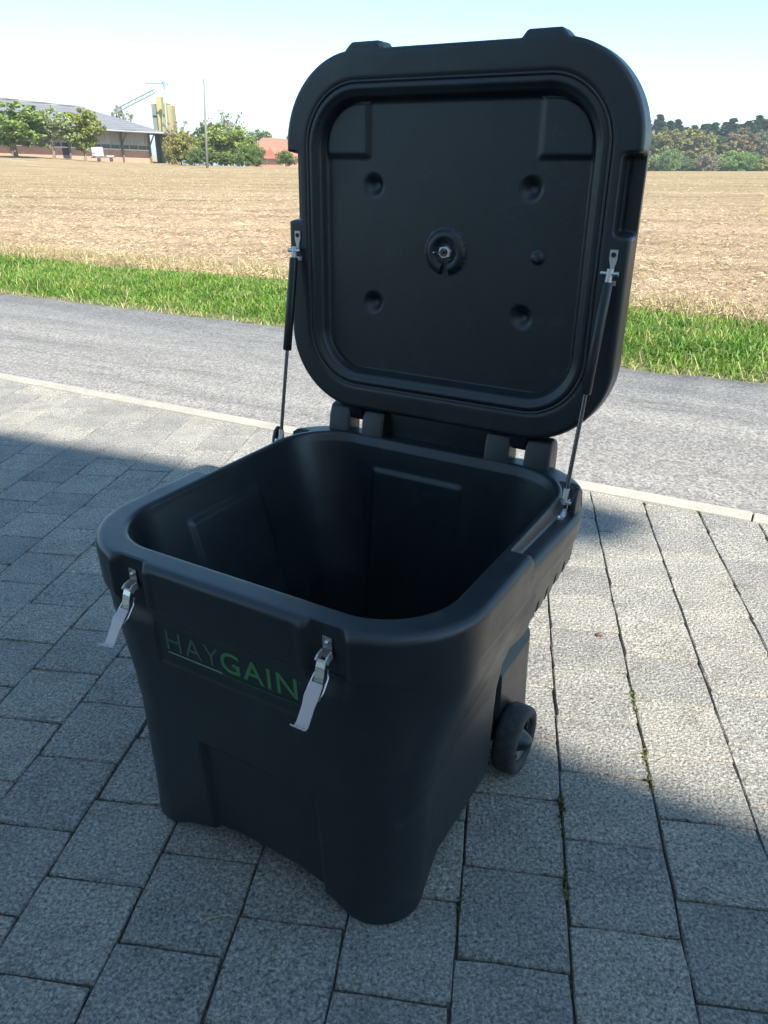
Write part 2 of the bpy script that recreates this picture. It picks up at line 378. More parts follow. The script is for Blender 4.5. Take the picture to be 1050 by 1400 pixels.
def blades(s, t, z, h, w, lean, seed):
    r = np.random.default_rng(seed); n = len(s)
    x = S.x*s+T.x*t; y = S.y*s+T.y*t
    a = r.random(n)*2*PI; la = r.random(n)*2*PI
    u = np.stack([np.cos(a), np.sin(a), 0*a], 1)*w[:, None]/2
    ld = np.stack([np.cos(la), np.sin(la), 0*la], 1)*(lean*h)[:, None]
    b = np.stack([x, y, z], 1); up = np.array([0, 0, 1.])
    mid = b+up*(h*.6)[:, None]+ld*.35; tip = b+up*(h*(1-.35*lean))[:, None]+ld
    V = np.stack([b-u, b+u, mid+u*.8, mid-u*.8, tip], 1).reshape(-1, 3)
    k = np.arange(n)[:, None]*5
    return V, np.concatenate([k+np.array([[0, 1, 2, 3]]), ], 0), np.concatenate([k+np.array([[3, 2, 4]])], 0)
def grass_obj(name, parts, mt, label, cat):
    Vs = []; fs = []; b = 0
    for V, q, t in parts:
        Vs.append(V); fs += (q+b).tolist()+(t+b).tolist(); b += len(V)
    return tag(obj(name, mesh_np(name, np.concatenate(Vs), fs), mt), label, cat, kind='stuff')
r = np.random.default_rng(21)
N = 100000; s = -11+19*r.random(N); t = 5.03+1.95*r.random(N)
P = np.stack([s, t], 1); tall = vnoise(P, 1.4, 31)*.6+vnoise(P, 4, 32)*.4
keep = r.random(N) < (.35+.8*tall)*(.35+.65*sm(t, 5.02, 5.35)); s, t, tall = s[keep], t[keep], tall[keep]
ragL = 5.05+.13*vnoise(np.stack([s, 0*s], 1), 2.1, 61)+.07*vnoise(np.stack([s, 0*s], 1), 7, 62); ragH = 6.62+.45*vnoise(np.stack([s, 0*s], 1), .8, 63)+.15*vnoise(np.stack([s, 0*s], 1), 3, 64)
keep = (t > ragL-.06*r.random(len(s))) & (t < ragH); s, t, tall = s[keep], t[keep], tall[keep]; n = len(s)
h = (.04+.10*tall*r.random(n)+.035*r.random(n))*(.45+.55*sm(t, 5.03, 5.6))*(1-.25*sm(t, 6.5, 6.95))
g1 = blades(s, t, np.full(n, -.01), h, .006+.007*r.random(n), .25+1.0*r.random(n), 22)
grass_obj('grass', [g1], M['grass'], 'bright green roadside grass strip between the road and the field', 'grass')
n = 13000; s = -11+19*r.random(n); t = 6.6+.75*r.random(n)**1.1+.35*vnoise(np.stack([s, 0*s], 1), .9, 44)
d1 = blades(s, t, np.full(n, -.01), .05+.16*r.random(n)**1.5, .004+.005*r.random(n), .4+1.2*r.random(n), 23)
n = 2200; s = -11+19*r.random(n); t = 5.0+.12*r.random(n)
d2 = blades(s, t, np.full(n, -.01), .02+.05*r.random(n), .004+.004*r.random(n), .6+1.2*r.random(n), 24)
n = 3500; s = -11+19*r.random(n); t = 5.1+1.7*r.random(n)
d3 = blades(s, t, np.full(n, -.01), .05+.14*r.random(n), .003+.005*r.random(n), .4+1.2*r.random(n), 25)
grass_obj('dry_grass', [d1, d2, d3], M['dry_grass'], 'dry straw-coloured grass tufts along the edge of the field', 'dry grass')

# forecourt: bed of sand with square pavers laid in running bond, concrete edging along the road
court = sheet('forecourt', -40, 30, -30, T_KERB+.03, -.014, M['joint'])
TH = math.radians(9.03); PD = np.array([math.sin(TH), math.cos(TH)]); PN = np.array([math.cos(TH), -math.sin(TH)])
PO = np.array(gnd(786, 1400))[:2]
PW, PL = .1975, .1945
OFF = {0: .178, 1: .070, 2: .135, 3: .115, 4: .02, -1: .084, -2: .191, -3: .105, -4: .020, -5: .131, -6: .038, -7: .146, -8: .063, -9: .171, -10: .082, -11: .18, -12: .08}
def paver_mesh(i):
    r = random.Random(i); bm = bmesh.new(); hw, hl = .0973, .0958
    j_ = lambda a: r.uniform(-a, a)
    c = [(-hw+j_(.001), -hl+j_(.001)), (hw+j_(.001), -hl+j_(.001)), (hw+j_(.001), hl+j_(.001)), (-hw+j_(.001), hl+j_(.001))]
    def ringv(k, z, jt):
        out = []
        for q in range(4):
            x0, y0 = c[q]; x1, y1 = c[(q+1) % 4]
            for f in (.015, .33, .66):
                f = f+(r.uniform(-.1, .1) if f > .1 else 0)
                a = j_(jt); out.append(bm.verts.new(((x0+(x1-x0)*f)*k+a*(q % 2), (y0+(y1-y0)*f)*k+a*(1-q % 2), z+j_(jt*.3))))
        return out
    R = [ringv(1, -.03, 0), ringv(1, -.004, .0008), ringv(.974, 0, .0014)]
    for a, b in zip(R[:-1], R[1:]):
        for q in range(12): bm.faces.new((a[q], a[(q+1) % 12], b[(q+1) % 12], b[q]))
    bm.faces.new(R[-1])
    me = bpy.data.meshes.new('paver'); bm.to_mesh(me); bm.free(); me.materials.append(M['paver']); return me
PM = [paver_mesh(i) for i in range(8)]
cand = []
for kx in range(-34, 14):
    off = OFF.get(kx, (.178+kx*.0905) % PL)
    for j in range(-14, 40):
        c = PO+PN*(kx+.5)*PW+PD*(off+(j+.5)*PL)
        t = c[0]*T.x+c[1]*T.y; s = c[0]*S.x+c[1]*S.y
        q = Vector((c[0], c[1], -CAM_H)); w = q.dot(CAMF)
        if w < .3: continue
        u = 525+1060*q.x/w; v = 700-1060*q.dot(CAMU)/w
        if t > T_KERB+.12 or u < -330 or u > 1330 or v > 1640: continue
        cand.append((w*(1+.6*max(0, abs(u-525)-560)/400), c, t, s))
cand.sort(key=lambda a: a[0])
def cut_paver(c, me):
    """trim a paver against the edging line"""
    bm = bmesh.new(); bm.from_mesh(me)
    M4 = Matrix.Translation((c[0], c[1], 0)) @ Matrix.Rotation(-TH, 4, 'Z'); inv = M4.inverted()
    co = inv @ Vector(rd(0, T_KERB-.047)); no = inv.to_3x3() @ T
    bmesh.ops.bisect_plane(bm, geom=bm.verts[:]+bm.edges[:]+bm.faces[:], plane_co=co, plane_no=no, clear_outer=True)
    E = [e for e in bm.edges if e.is_boundary]
    if E: bmesh.ops.holes_fill(bm, edges=E)
    if len(bm.verts) < 6: bm.free(); return None
    o = bpy.data.meshes.new('paver'); bm.to_mesh(o); bm.free()
    if not o.materials: o.materials.append(M['paver'])
    return o
restV, restF = [], []; cnt = 0
for i, (w, c, t, s) in enumerate(cand):
    me = PM[random.randrange(8)]
    if t > T_KERB-.047-.14: me = cut_paver(c, me)
    if me is None: continue
    rot = (random.gauss(0, .0035), random.gauss(0, .0035), -TH+random.gauss(0, .004)+random.choice([0, PI]) * (1 if me in PM else 0))
    loc = (c[0]+random.gauss(0, .0006), c[1]+random.gauss(0, .0006), random.gauss(0, .0011))
    if cnt < 300:
        o = obj('paver', me, None, court); o.location = loc; o.rotation_euler = rot; cnt += 1
    else:
        Mx = Matrix.LocRotScale(Vector(loc), Matrix.Rotation(rot[2], 3, 'Z').to_quaternion(), None)
        b = len(restV); restV += [tuple(Mx @ v.co) for v in me.vertices]; restF += [[b+q for q in f.vertices] for f in me.polygons]
if restV: tag(obj('pavers', mesh_np('pavers', restV, restF), M['paver'], court), kind='stuff')
# edging stones
kerb = tag(empty('kerb', (0, 0, 0)), kind='structure')
x = -14.
for i in range(24):
    L = .998; g = .003
    b = MB().prism([(x+g, T_KERB-.042), (x+L-g, T_KERB-.042), (x+L-g, T_KERB+.042), (x+g, T_KERB+.042)], -.12, .005+random.uniform(-.002, .002), lambda p, q, d: rd(p, q, d))
    b.build('kerb_stone', M['kerb'], kerb, bevel=.004); x += L
# moss and blades growing in the joints
mv, mf = [], []
def moss(u, v, n, spread_along, seed):
    r = np.random.default_rng(seed); g = np.array(gnd(u, v))[:2]
    kx = round(float((g-PO) @ PN)/PW); al = float((g-PO) @ PD)
    for i in range(n):
        a = al+r.normal()*spread_along; o = r.normal()*.0028
        c = PO+PN*(kx*PW+o)+PD*a; q = r.random()*2*PI; L = .0025+.005*r.random()
        b = len(mv); z = -.013+.012*r.random(); 
        mv.extend([(c[0]+math.cos(q)*L, c[1]+math.sin(q)*L, z), (c[0]-math.cos(q)*L, c[1]-math.sin(q)*L, z), (c[0]+r.normal()*.004, c[1]+r.normal()*.004, z+.004+.006*r.random())])
        mf.append([b, b+1, b+2])
for q, a in enumerate([(768, 1100, 200, .012), (778, 1215, 130, .018), (866, 955, 120, .025), (779, 1130, 40, .03), (625, 1240, 40, .02), (888, 1068, 90, .012), (955, 700, 120, .03), (880, 1035, 120, .02)]): moss(*a, q)
tag(obj('moss', mesh_np('moss', mv, mf), M['moss']), 'small tufts of green moss growing in the paver joints', 'moss', kind='stuff')
for pts, lab in (([(281, 1257), (296, 1253), (310, 1250), (322, 1253)], 'dry straw bent over a paver in front of the black bin'),
                 ([(35, 1003), (45, 1008), (52, 1010)], 'short pale straw lying on pavers far out beside the black bin'),
                 ([(8, 1310), (14, 1300), (17, 1294)], 'short pale straw lying across a shaded joint')):
    b = MB().tube([gnd(u, v, .004+.003*(i % 2)) for i, (u, v) in enumerate(pts)], .0011, 5); tag(b.build('straw', M['straw'], smooth=True), lab, 'straw')
b = MB().tube([gnd(815, 869, .004), gnd(819, 867, .008), gnd(824, 869, .004)], [.003, .006, .002], 6)
tag(b.build('dead_leaf', mat('dead_leaf', (.12, .06, .035), .8), smooth=True), 'small brown dead leaf scrap on a sunlit paver beside the bin', 'leaf')

# ---------------------------------------------------------------- the wheeled bin
BIN = empty('wheeled_bin', (-.061, 1.382, 0), -.5315)
tag(BIN, 'black moulded plastic hay bin on wheels with its lid propped open by gas struts', 'bin')

NS, NC = 120, 36
def ring(a, bf, br, r):
    """rounded rectangle, CCW from the front end of the right side: points, normals"""
    P = []; Nn = []
    def side(p, q, n):
        f = (np.arange(NS)/NS)[:, None]; P.append(np.array(p)*(1-f)+np.array(q)*f); Nn.append(np.tile(n, (NS, 1)))
    def corner(c, a0):
        th = math.radians(a0)+np.arange(NC)/NC*PI/2; d = np.stack([np.cos(th), np.sin(th)], 1); P.append(np.array(c)+r*d); Nn.append(d)
    side((a, -(bf-r)), (a, br-r), (1, 0)); corner((a-r, br-r), 0)
    side((a-r, br), (-(a-r), br), (0, 1)); corner((-(a-r), br-r), 90)
    side((-a, br-r), (-a, -(bf-r)), (-1, 0)); corner((-(a-r), -(bf-r)), 180)
    side((-(a-r), -bf), (a-r, -bf), (0, -1)); corner((a-r, -(bf-r)), 270)
    return np.concatenate(P), np.concatenate(Nn)
NP = 4*(NS+NC)
def loft(name, rows, mt, parent, capA=True, capB=True, flip=False):
    R = len(rows); V = np.concatenate(rows); idx = np.arange(R*NP).reshape(R, NP); nx_ = np.roll(idx, -1, 1)
    q = np.stack([idx[:-1], nx_[:-1], nx_[1:], idx[1:]], -1).reshape(-1, 4)
    F = q.tolist()
    if capA: F.append(idx[0, ::-1].tolist())
    if capB: F.append(idx[-1].tolist())
    if flip: F = [f[::-1] for f in F]
    return obj(name, mesh_np(name, V, F, True), mt, parent)

ZR = .64
def a_of(z): return np.interp(z, [0, .05, .30, .36, .42, .50, .546, .556, .60, .64], [.309, .310, .316, .324, .342, .367, .3775, .3825, .386, .387])
def bf_of(z): return np.interp(z, [0, .3, .546, .556, .64], [.362, .376, .3885, .3935, .396])
def br_of(z): return np.interp(z, [0, .3, .546, .556, .64], [.372, .386, .390, .3925, .396])
def r_of(z): return np.interp(z, [0, .1, .35, .55, .64], [.085, .10, .125, .172, .18])
def bottom(x, y):
    f = .052*(1-np.clip(np.abs(x)/.215, 0, 1)**2.6)*(y < 0)          # arch under the front
    sgap = .075*boxf(y, -.245, .30, .09)                              # and under the sides
    edge = sm(np.abs(x), .21, .28)
    return np.where(y < -.2, np.maximum(f*(1-edge), sgap*edge), sgap*edge+.05*(1-edge))
def outer_row(zr, off=0., dz=0.):
    P, Nn = ring(float(a_of(zr)), float(bf_of(zr)), float(br_of(zr)), float(r_of(zr)))
    x, y = P[:, 0], P[:, 1]
    zb = bottom(x, y); z = np.where(zr < .2, zb+zr*(.2-zb)/.2, zr)
    D = np.zeros(NP)
    front = sm(-Nn[:, 1], .75, .95); sidew = sm(np.abs(Nn[:, 0]), .8, .98)
    pk = boxf(np.abs(x), .168, .234, .012)*sm(z, .50, .55)
    D += front*pk*.013
    lip = (boxf(np.abs(x), .150, .170, .010)+boxf(np.abs(x), .232, .252, .010))*sm(z, .54, .57)
    D -= front*lip*.002
    D += front*boxf(x, -.163, .163, .008)*boxf(z, .443, .531, .008)*.003
    D += front*boxf(x, -.10, .155, .010)*(1-sm(z, .268, .28))*.012
    # rear half of each side set back for the wheels
    ze = .450+.17*np.clip(y, 0, .3)
    low = (z < ze).astype(float)
    yin = sm(y, .022, .029); rec = yin*low
    wallx = .362+(.252-.362)*np.clip((ze-z)/.13, 0, 1)
    panel = sm(y, .112, .120)*(1-sm(z, .256, .262))      # foot of the back wall stands forward again
    wallx = np.maximum(wallx, wallx*(1-panel)+.290*panel)
    D += rec*sm(np.abs(Nn[:, 0]), .15, .6)*(float(a_of(zr))-wallx)
    D -= sm(np.abs(Nn[:, 0]), .5, .95)*sm(y, -.10, .05)*(1-low)*boxf(z, .36, .56, .03)*np.maximum(0, np.interp(z, [.44, .55], [.362, .378])-float(a_of(zr)))
    # soft diagonal crease of the flare on the sides
    cz = .26+.62*(y+.30)
    D -= sidew*(1-rec)*boxf(z, 0.05, .54, .06)*.006*sm(z-cz, -.004, .010)*(y < .02)
    # little slots along the lower edge of the skirt
    tick = np.zeros(NP)
    for yy in (.065, .110, .155, .20, .245): tick = np.maximum(tick, boxf(y, yy-.0025, yy+.0025, .003))
    D += sidew*tick*boxf(z-ze, -.01, .028, .006)*.02
    # shoulders beside the lid seat step down at the back
    drop = (.020+.05*np.clip(y+.03, 0, .25))*boxf(y, -.031, .295, .008)*(np.abs(x) > .30)
    z = z-drop*sm(z, .57, .64)
    Q = np.stack([x-Nn[:, 0]*(D+off), y-Nn[:, 1]*(D+off), z+dz], 1)
    return Q
def top_row(off, dz):
    """rows over the rim: off is the inset from the outer edge"""
    a, bf, br = .387-off, .396-off, .396-off
    r = .18+(.125-.18)*min(1, off/.06)
    P, Nn = ring(a, bf, br, r); x, y = P[:, 0], P[:, 1]
    front = sm(-Nn[:, 1], .75, .95)
    pk = boxf(np.abs(x), .168, .234, .012)*(1-sm(off, .012, .018))
    D = front*pk*np.maximum(0, .013-off)
    drop = (.020+.05*np.clip(y+.03, 0, .25))*boxf(y, -.031, .295, .008)*(np.abs(x) > .24)*(1-sm(off, .036, .044))
    return np.stack([x-Nn[:, 0]*D, y-Nn[:, 1]*D, ZR+dz-drop], 1)
def inner_row(z):
    a = float(np.interp(z, [.08, .29, .628], [.225, .236, .330])); b = float(np.interp(z, [.08, .55, .628], [.272, .325, .333])); r = float(np.interp(z, [.08, .628], [.09, .125]))
    P, Nn = ring(a, b, b, r); x, y = P[:, 0], P[:, 1]; D = np.zeros(NP)
    D += sm(np.abs(Nn[:, 0]), .8, .98)*boxf(y, -.13, .09, .014)*(1-sm(z, .565, .578))*.006
    D += sm(np.abs(Nn[:, 1]), .8, .98)*boxf(x, -.15, .082, .014)*(1-sm(z, .56, .572))*.005*(y > 0)
    return np.stack([x-Nn[:, 0]*D, y-Nn[:, 1]*D, np.full(NP, z)], 1)
rows = []
P, Nn = ring(.20, .24, .24, .06); rows.append(np.stack([P[:, 0], P[:, 1], np.full(NP, .078)], 1))
P, Nn = ring(.27, .31, .30, .07); rows.append(np.stack([P[:, 0], P[:, 1], np.full(NP, .078)], 1))
rows.append(outer_row(0., .030, .01)); rows.append(outer_row(0., .012, 0.)); rows.append(outer_row(0., .004, .0015))
zs = np.concatenate([np.linspace(.006, .36, 52), np.linspace(.366, .47, 26), np.linspace(.476, .54, 12), [.546, .549, .552, .555, .558], np.linspace(.564, ZR-.013, 14)])
rows += [outer_row(float(q)) for q in zs]
re_ = .013
for th in (.25, .5, .75, 1.): rows.append(top_row(re_*(1-math.cos(th*PI/2)), -re_*(1-math.sin(th*PI/2))))
for o_ in (.02, .028, .034, .036, .038, .040, .042, .044): rows.append(top_row(o_, 0))
for th in (0, .25, .5, .75, 1.): rows.append(top_row(.047+.010*math.sin(th*PI/2), -.010*(1-math.cos(th*PI/2))))
rows += [inner_row(float(q)) for q in np.concatenate([np.linspace(.622, .50, 32), np.linspace(.48, .10, 22)])]
q = inner_row(.09); q[:, :2] *= .96; q[:, 2] = .084; rows.append(q)
q = inner_row(.09); q[:, :2] *= .5; q[:, 2] = .082; rows.append(q)
body = loft('body', rows, M['plastic'], BIN)

# hinge lugs on the back edge
for xx in (-.262, -.168, .152, .246):
    pr = [(.338, .60), (.398, .60), (.402, .675), (.394, .695), (.377, .704), (.360, .698), (.350, .675)]
    MB().prism(pr, xx-.029, xx+.029, lambda p, q, d: (d, p, q)).build('hinge_lug', M['plastic'], BIN, bevel=.006, seg=3, angle=50)
# lettering
def text_mesh(body_, size, spacing=1.1, offset=0.):
    c = bpy.data.curves.new('t', 'FONT'); c.body = body_; c.size = size; c.space_character = spacing; c.extrude = .0004; c.offset = offset
    o = bpy.data.objects.new('t', c); col.objects.link(o); bpy.context.view_layer.update()
    me = bpy.data.meshes.new_from_object(o.evaluated_get(bpy.context.evaluated_depsgraph_get())); bpy.data.objects.remove(o)
    me.name = 'lettering'; return me
def front_y(z): return -float(bf_of(z))+.003
def place_text(s_, x0, x1, z0, z1, mt, offset=0.):
    me = text_mesh(s_, .06, 1.12, offset); co = np.array([v.co for v in me.vertices])
    mn, mx = co.min(0), co.max(0); out = []
    for c in co:
        z = z0+(c[1]-mn[1])/(mx[1]-mn[1])*(z1-z0); out.append((x0+(c[0]-mn[0])/(mx[0]-mn[0])*(x1-x0), front_y(z)-.0006-c[2], z))
    me.vertices.foreach_set('co', np.array(out, np.float32).ravel()); me.update(); me.materials.clear()
    return obj('lettering', me, mt, BIN)
place_text('HAY', -.141, -.022, .476, .516, M['logo_dark'], -.0006)
place_text('GAIN', -.018, .139, .476, .518, M['logo_green'], .0004)
def bar(name, x0, x1, z0, z1, mt): return MB().prism([(x0, z0), (x1, z0), (x1, z1), (x0, z1)], 0, .0008, lambda p, q, d: (p, front_y(q)-.0003-d, q)).build(name, mt, BIN)
bar('logo_underline', -.141, -.018, .4675, .4705, mat('logo_pale_green', (.14, .24, .14), .5))
bar('logo_underline', -.016, .136, .4660, .4685, mat('logo_deep_green', (.022, .07, .028), .5))
bar('trademark_dot', .1435, .1465, .512, .515, M['logo_dark'])

# toggle latches, hanging open
for xx in (-.2, .2):
    L = empty('latch', (xx, -.383, .60), 0, BIN)
    w = .0085
    p = MB().strip([(-.001, .018), (-.001, -.020)], -w, w, .0016); p.build('plate', M['steel'], L, bevel=.0005)
    MB().lathe([(0.0001, -.0055), (.0025, -.005), (.004, -.0025), (.004, 0), (.0001, 0)], 12, lambda r, t, h: (r*math.cos(t), h-.0015, .009+r*math.sin(t))).build('screw', M['steel'], L, smooth=True)
    b = MB(); b.strip([(-.002, -.010), (-.012, -.012), (-.018, -.017)], -w*1.15, -w*.85, .012); b.strip([(-.002, -.010), (-.012, -.012), (-.018, -.017)], w*.85, w*1.15, .012)
    b.tube([(-.010, -.017, -.014), (.010, -.017, -.014)], .0016, 8); b.build('pivot', M['steel_dull'], L)
    b = MB(); b.strip([(-.016, -.013), (-.021, -.024), (-.026, -.040), (-.030, -.054)], -.0082, .0082, .0016); b.build('hook', M['steel'], L, bevel=.0004)
    b = MB()
    for sx in (-1, 1): b.tube([(sx*.0075, -.012, -.030), (sx*.0125, -.020, -.040), (sx*.0135, -.036, -.056), (sx*.012, -.046, -.064)], .0015, 7)
    b.build('link', M['steel'], L, smooth=True)
    b = MB(); b.strip([(-.030, -.046), (-.044, -.057), (-.048, -.062), (-.055, -.072), (-.066, -.087), (-.071, -.093), (-.076, -.095), (-.082, -.092), (-.086, -.086)], -.0125, .0125, .0018,
                      [.8, 1, 1, .86, .86, .88, .9, .9, .88])
    b.build('lever', M['lever'], L, bevel=.0005)

# wheels in the set-back at the rear
for sx in (-1, 1):
    W = empty('wheel', (sx*.292, .150, .078), 0 if sx > 0 else PI, BIN)
    R = .078
    prof = [(.050, .006), (.066, 0), (.073, .002), (.0775, .009), (R, .020), (R, .036), (.0765, .046), (.072, .052), (.064, .054), (.052, .050)]
    MB().lathe(prof, 48).build('tyre', M['rubber'], W, smooth=True)
    prof = [(.0001, .004), (.051, .008), (.051, .044), (.045, .045), (.040, .040), (.034, .036), (.026, .040), (.020, .052), (.014, .062), (.009, .066), (.0001, .067)]
    hb = MB(); hb.lathe(prof[:-1]+[(.0001, .067)], 40); hb.build('hub', M['plastic'], W, angle=40)
    for q in range(5):
        a = 2*PI*q/5+.3; c = (.0385*math.cos(a), .0385*math.sin(a))
        MB().lathe([(.0001, .040), (.0065, .0405), (.0065, .034), (.0001, .034)], 14, lambda r, t, h: (h+.0022, c[0]+r*math.cos(t)*.8, c[1]+r*math.sin(t))).build('hub_hole', M['dark'], W)
MB().tube([(-.30, .15, .078), (.30, .15, .078)], .008, 12).build('axle', M['steel_dull'], BIN, smooth=True)

# ---- the lid, open: u across, v up from the hinge, w back from its underside
HY, HZ, LT = .385, .688, math.radians(1.5)
LID = empty('lid', (0, HY, HZ), 0, BIN); LID.rotation_euler = (-LT, 0, 0)
LA, LB, LR, LV = .386, .371, .176, .386
def lpt(u, v, w): return np.stack([u, -.048+w, v], -1)
def lid_row(i, w, kind):
    """kind: under, side, back ; i inset"""
    a, b = LA-i, LB-i; r = max(LR-i*.92, .05)
    P, Nn = ring(a, b, b, r); u = P[:, 0]; v = LV+P[:, 1]; w = np.full(NP, float(w))
    # hand grips cut into the skirt on both sides
    m_ = boxf(v, .432, .566, .012)*sm(np.abs(Nn[:, 0]), .5, .9)
    NW, ND = .034, .042
    if kind == 'under' and i < NW:
        w = w+m_*(ND*(1-i/NW)); u = u-np.sign(u)*m_*(NW-i)
    if kind == 'side':
        f = np.clip(w/ND, 0, 1); u = u-np.sign(u)*m_*NW*(1-f); w = np.where(w < ND, w+m_*(ND-w), w)
    if kind in ('side', 'under') and i < .02:
        tabs = boxf(np.abs(u), .150, .226, .014)*sm(Nn[:, 1], .9, .99)
        v = v+tabs*.013*(1-sm(w, .05, .062))*(1-i/.02)
    return lpt(u, v, w), (u, v)
def panel_row(f):
    a, b = .291*f, .276*f; r = .075*f
    P, Nn = ring(a, b, b, r); u = P[:, 0]; v = LV-.002+P[:, 1]; w = np.full(NP, .030)
    for du, dv in ((-.177, .506), (.177, .506), (-.177, .262), (.177, .262)):
        d = np.hypot(u-du, v-dv); w = w+.014*(1-sm(d, .004, .026))
    d = np.hypot(u-.203, v-.380); w = w-.007*(1-sm(d, .007, .013))
    pad = np.maximum(boxf(u, -.4, -.190, .012), boxf(u, .190, .4, .012))*sm(v, .556, .568); w = w-.006*pad
    d = np.hypot(u, v-.380); ang = np.arctan2(u, -(v-.380)); rg = np.sqrt(np.maximum(0, 1-((d-.033)/.012)**2))
    w = w-.010*rg*sm(np.abs(ang), .14, .26)
    return lpt(u, v, w), None
rows = []
N_ = 80
for q in range(2, N_+1): rows.append(panel_row(q/N_)[0])
for i, w in ((.0935, .0288), (.0915, .026), (.089, .019), (.0865, .011), (.084, .0065), (.081, .0045), (.0785, .0035), (.076, .002), (.073, -.001), (.070, -.002), (.066, -.002), (.063, -.001), (.060, .001), (.057, .0025), (.054, .002), (.051, .0005), (.046, 0), (.040, 0), (.034, 0), (.031, 0), (.027, 0), (.022, 0), (.017, 0), (.012, 0), (.009, .0)):
    rows.append(lid_row(i, w, 'under')[0])
for th in (.33, .66, 1): rows.append(lid_row(.009*(1-math.sin(th*PI/2)), .009*(1-math.cos(th*PI/2)), 'under' if th < .9 else 'side')[0])
for w in (.014, .020, .027, .034, .039, .041, .043, .046, .05): rows.append(lid_row(0, w, 'side')[0])
for th in np.linspace(.15, 1, 7): rows.append(lid_row(.030*(1-math.cos(th*PI/2)), .05+.030*math.sin(th*PI/2), 'side')[0])
for i in (.06, .10, .16, .22, .28, .33): rows.append(lid_row(i, .083, 'back')[0])
shell = loft('shell', rows, M['plastic'], LID, flip=True)
# bead of the seal
sl = []
for q in range(8):
    th = 2*PI*q/8; sl.append(lid_row(.0575+.0030*math.cos(th), .0015-.0045*math.sin(th), 'none')[0])
loft('seal', sl+[sl[0]], M['gasket'], LID, False, False)
# hinge blocks of the lid between the lugs and the dark strip behind the opening
for xx in (-.215, .199):
    MB().prism([(-.044, .045), (-.040, .010), (-.024, -.018), (0, -.024), (.022, -.012), (.03, .045)], xx-.0165, xx+.0165, lambda p, q, d: (d, p, q)).build('hinge_block', M['plastic'], LID, bevel=.004, angle=50)
MB().prism([(-.010, .05), (-.010, -.085), (.012, -.085), (.02, .05)], -.137, .137, lambda p, q, d: (d, p, q)).build('hinge_flap', M['plastic'], LID, bevel=.004, angle=50)
MB().tube([(-.280, 0, 0), (.264, 0, 0)], .006, 12).build('hinge_pin', M['steel_dull'], LID, smooth=True)
# steam inlet nut in its collar
def lf(p, q, d): return (p, -.048+d, .380+q)
hexp = [(.0145*math.cos(PI/3*i+.25), .0125*math.sin(PI/3*i+.25)) for i in range(6)]
M['zinc'] = mat('zinc', (.62, .6, .59), .5, .1)
MB().prism(hexp, .020, .036, lf).build('hex_nut', M['zinc'], LID, bevel=.001)
MB().lathe([(.0001, .006), (.0038, .006), (.0042, .010), (.0042, .034), (.0001, .034)], 16, lambda r, t, h: lf(r*math.cos(t), r*math.sin(t), h)).build('stem', M['rod'], LID, angle=40)
MB().lathe([(.0056, .0185), (.0082, .0185), (.0082, .024), (.0056, .024)], 20, lambda r, t, h: lf(r*math.cos(t), r*math.sin(t), h)).build('washer', M['rod'], LID, angle=40)
MB().tube([lf(-.004, 0, .014), lf(-.018, -.001, .012)], .0014, 8).build('clip', M['rod'], LID)
MB().lathe([(.0001, -.0022), (.0022, -.001), (.0022, .001), (.0001, .0022)], 10, lambda r, t, h: lf(-.0195+h, r*math.cos(t)-.001, .012+r*math.sin(t))).build('clip_end', M['steel'], LID, smooth=True)

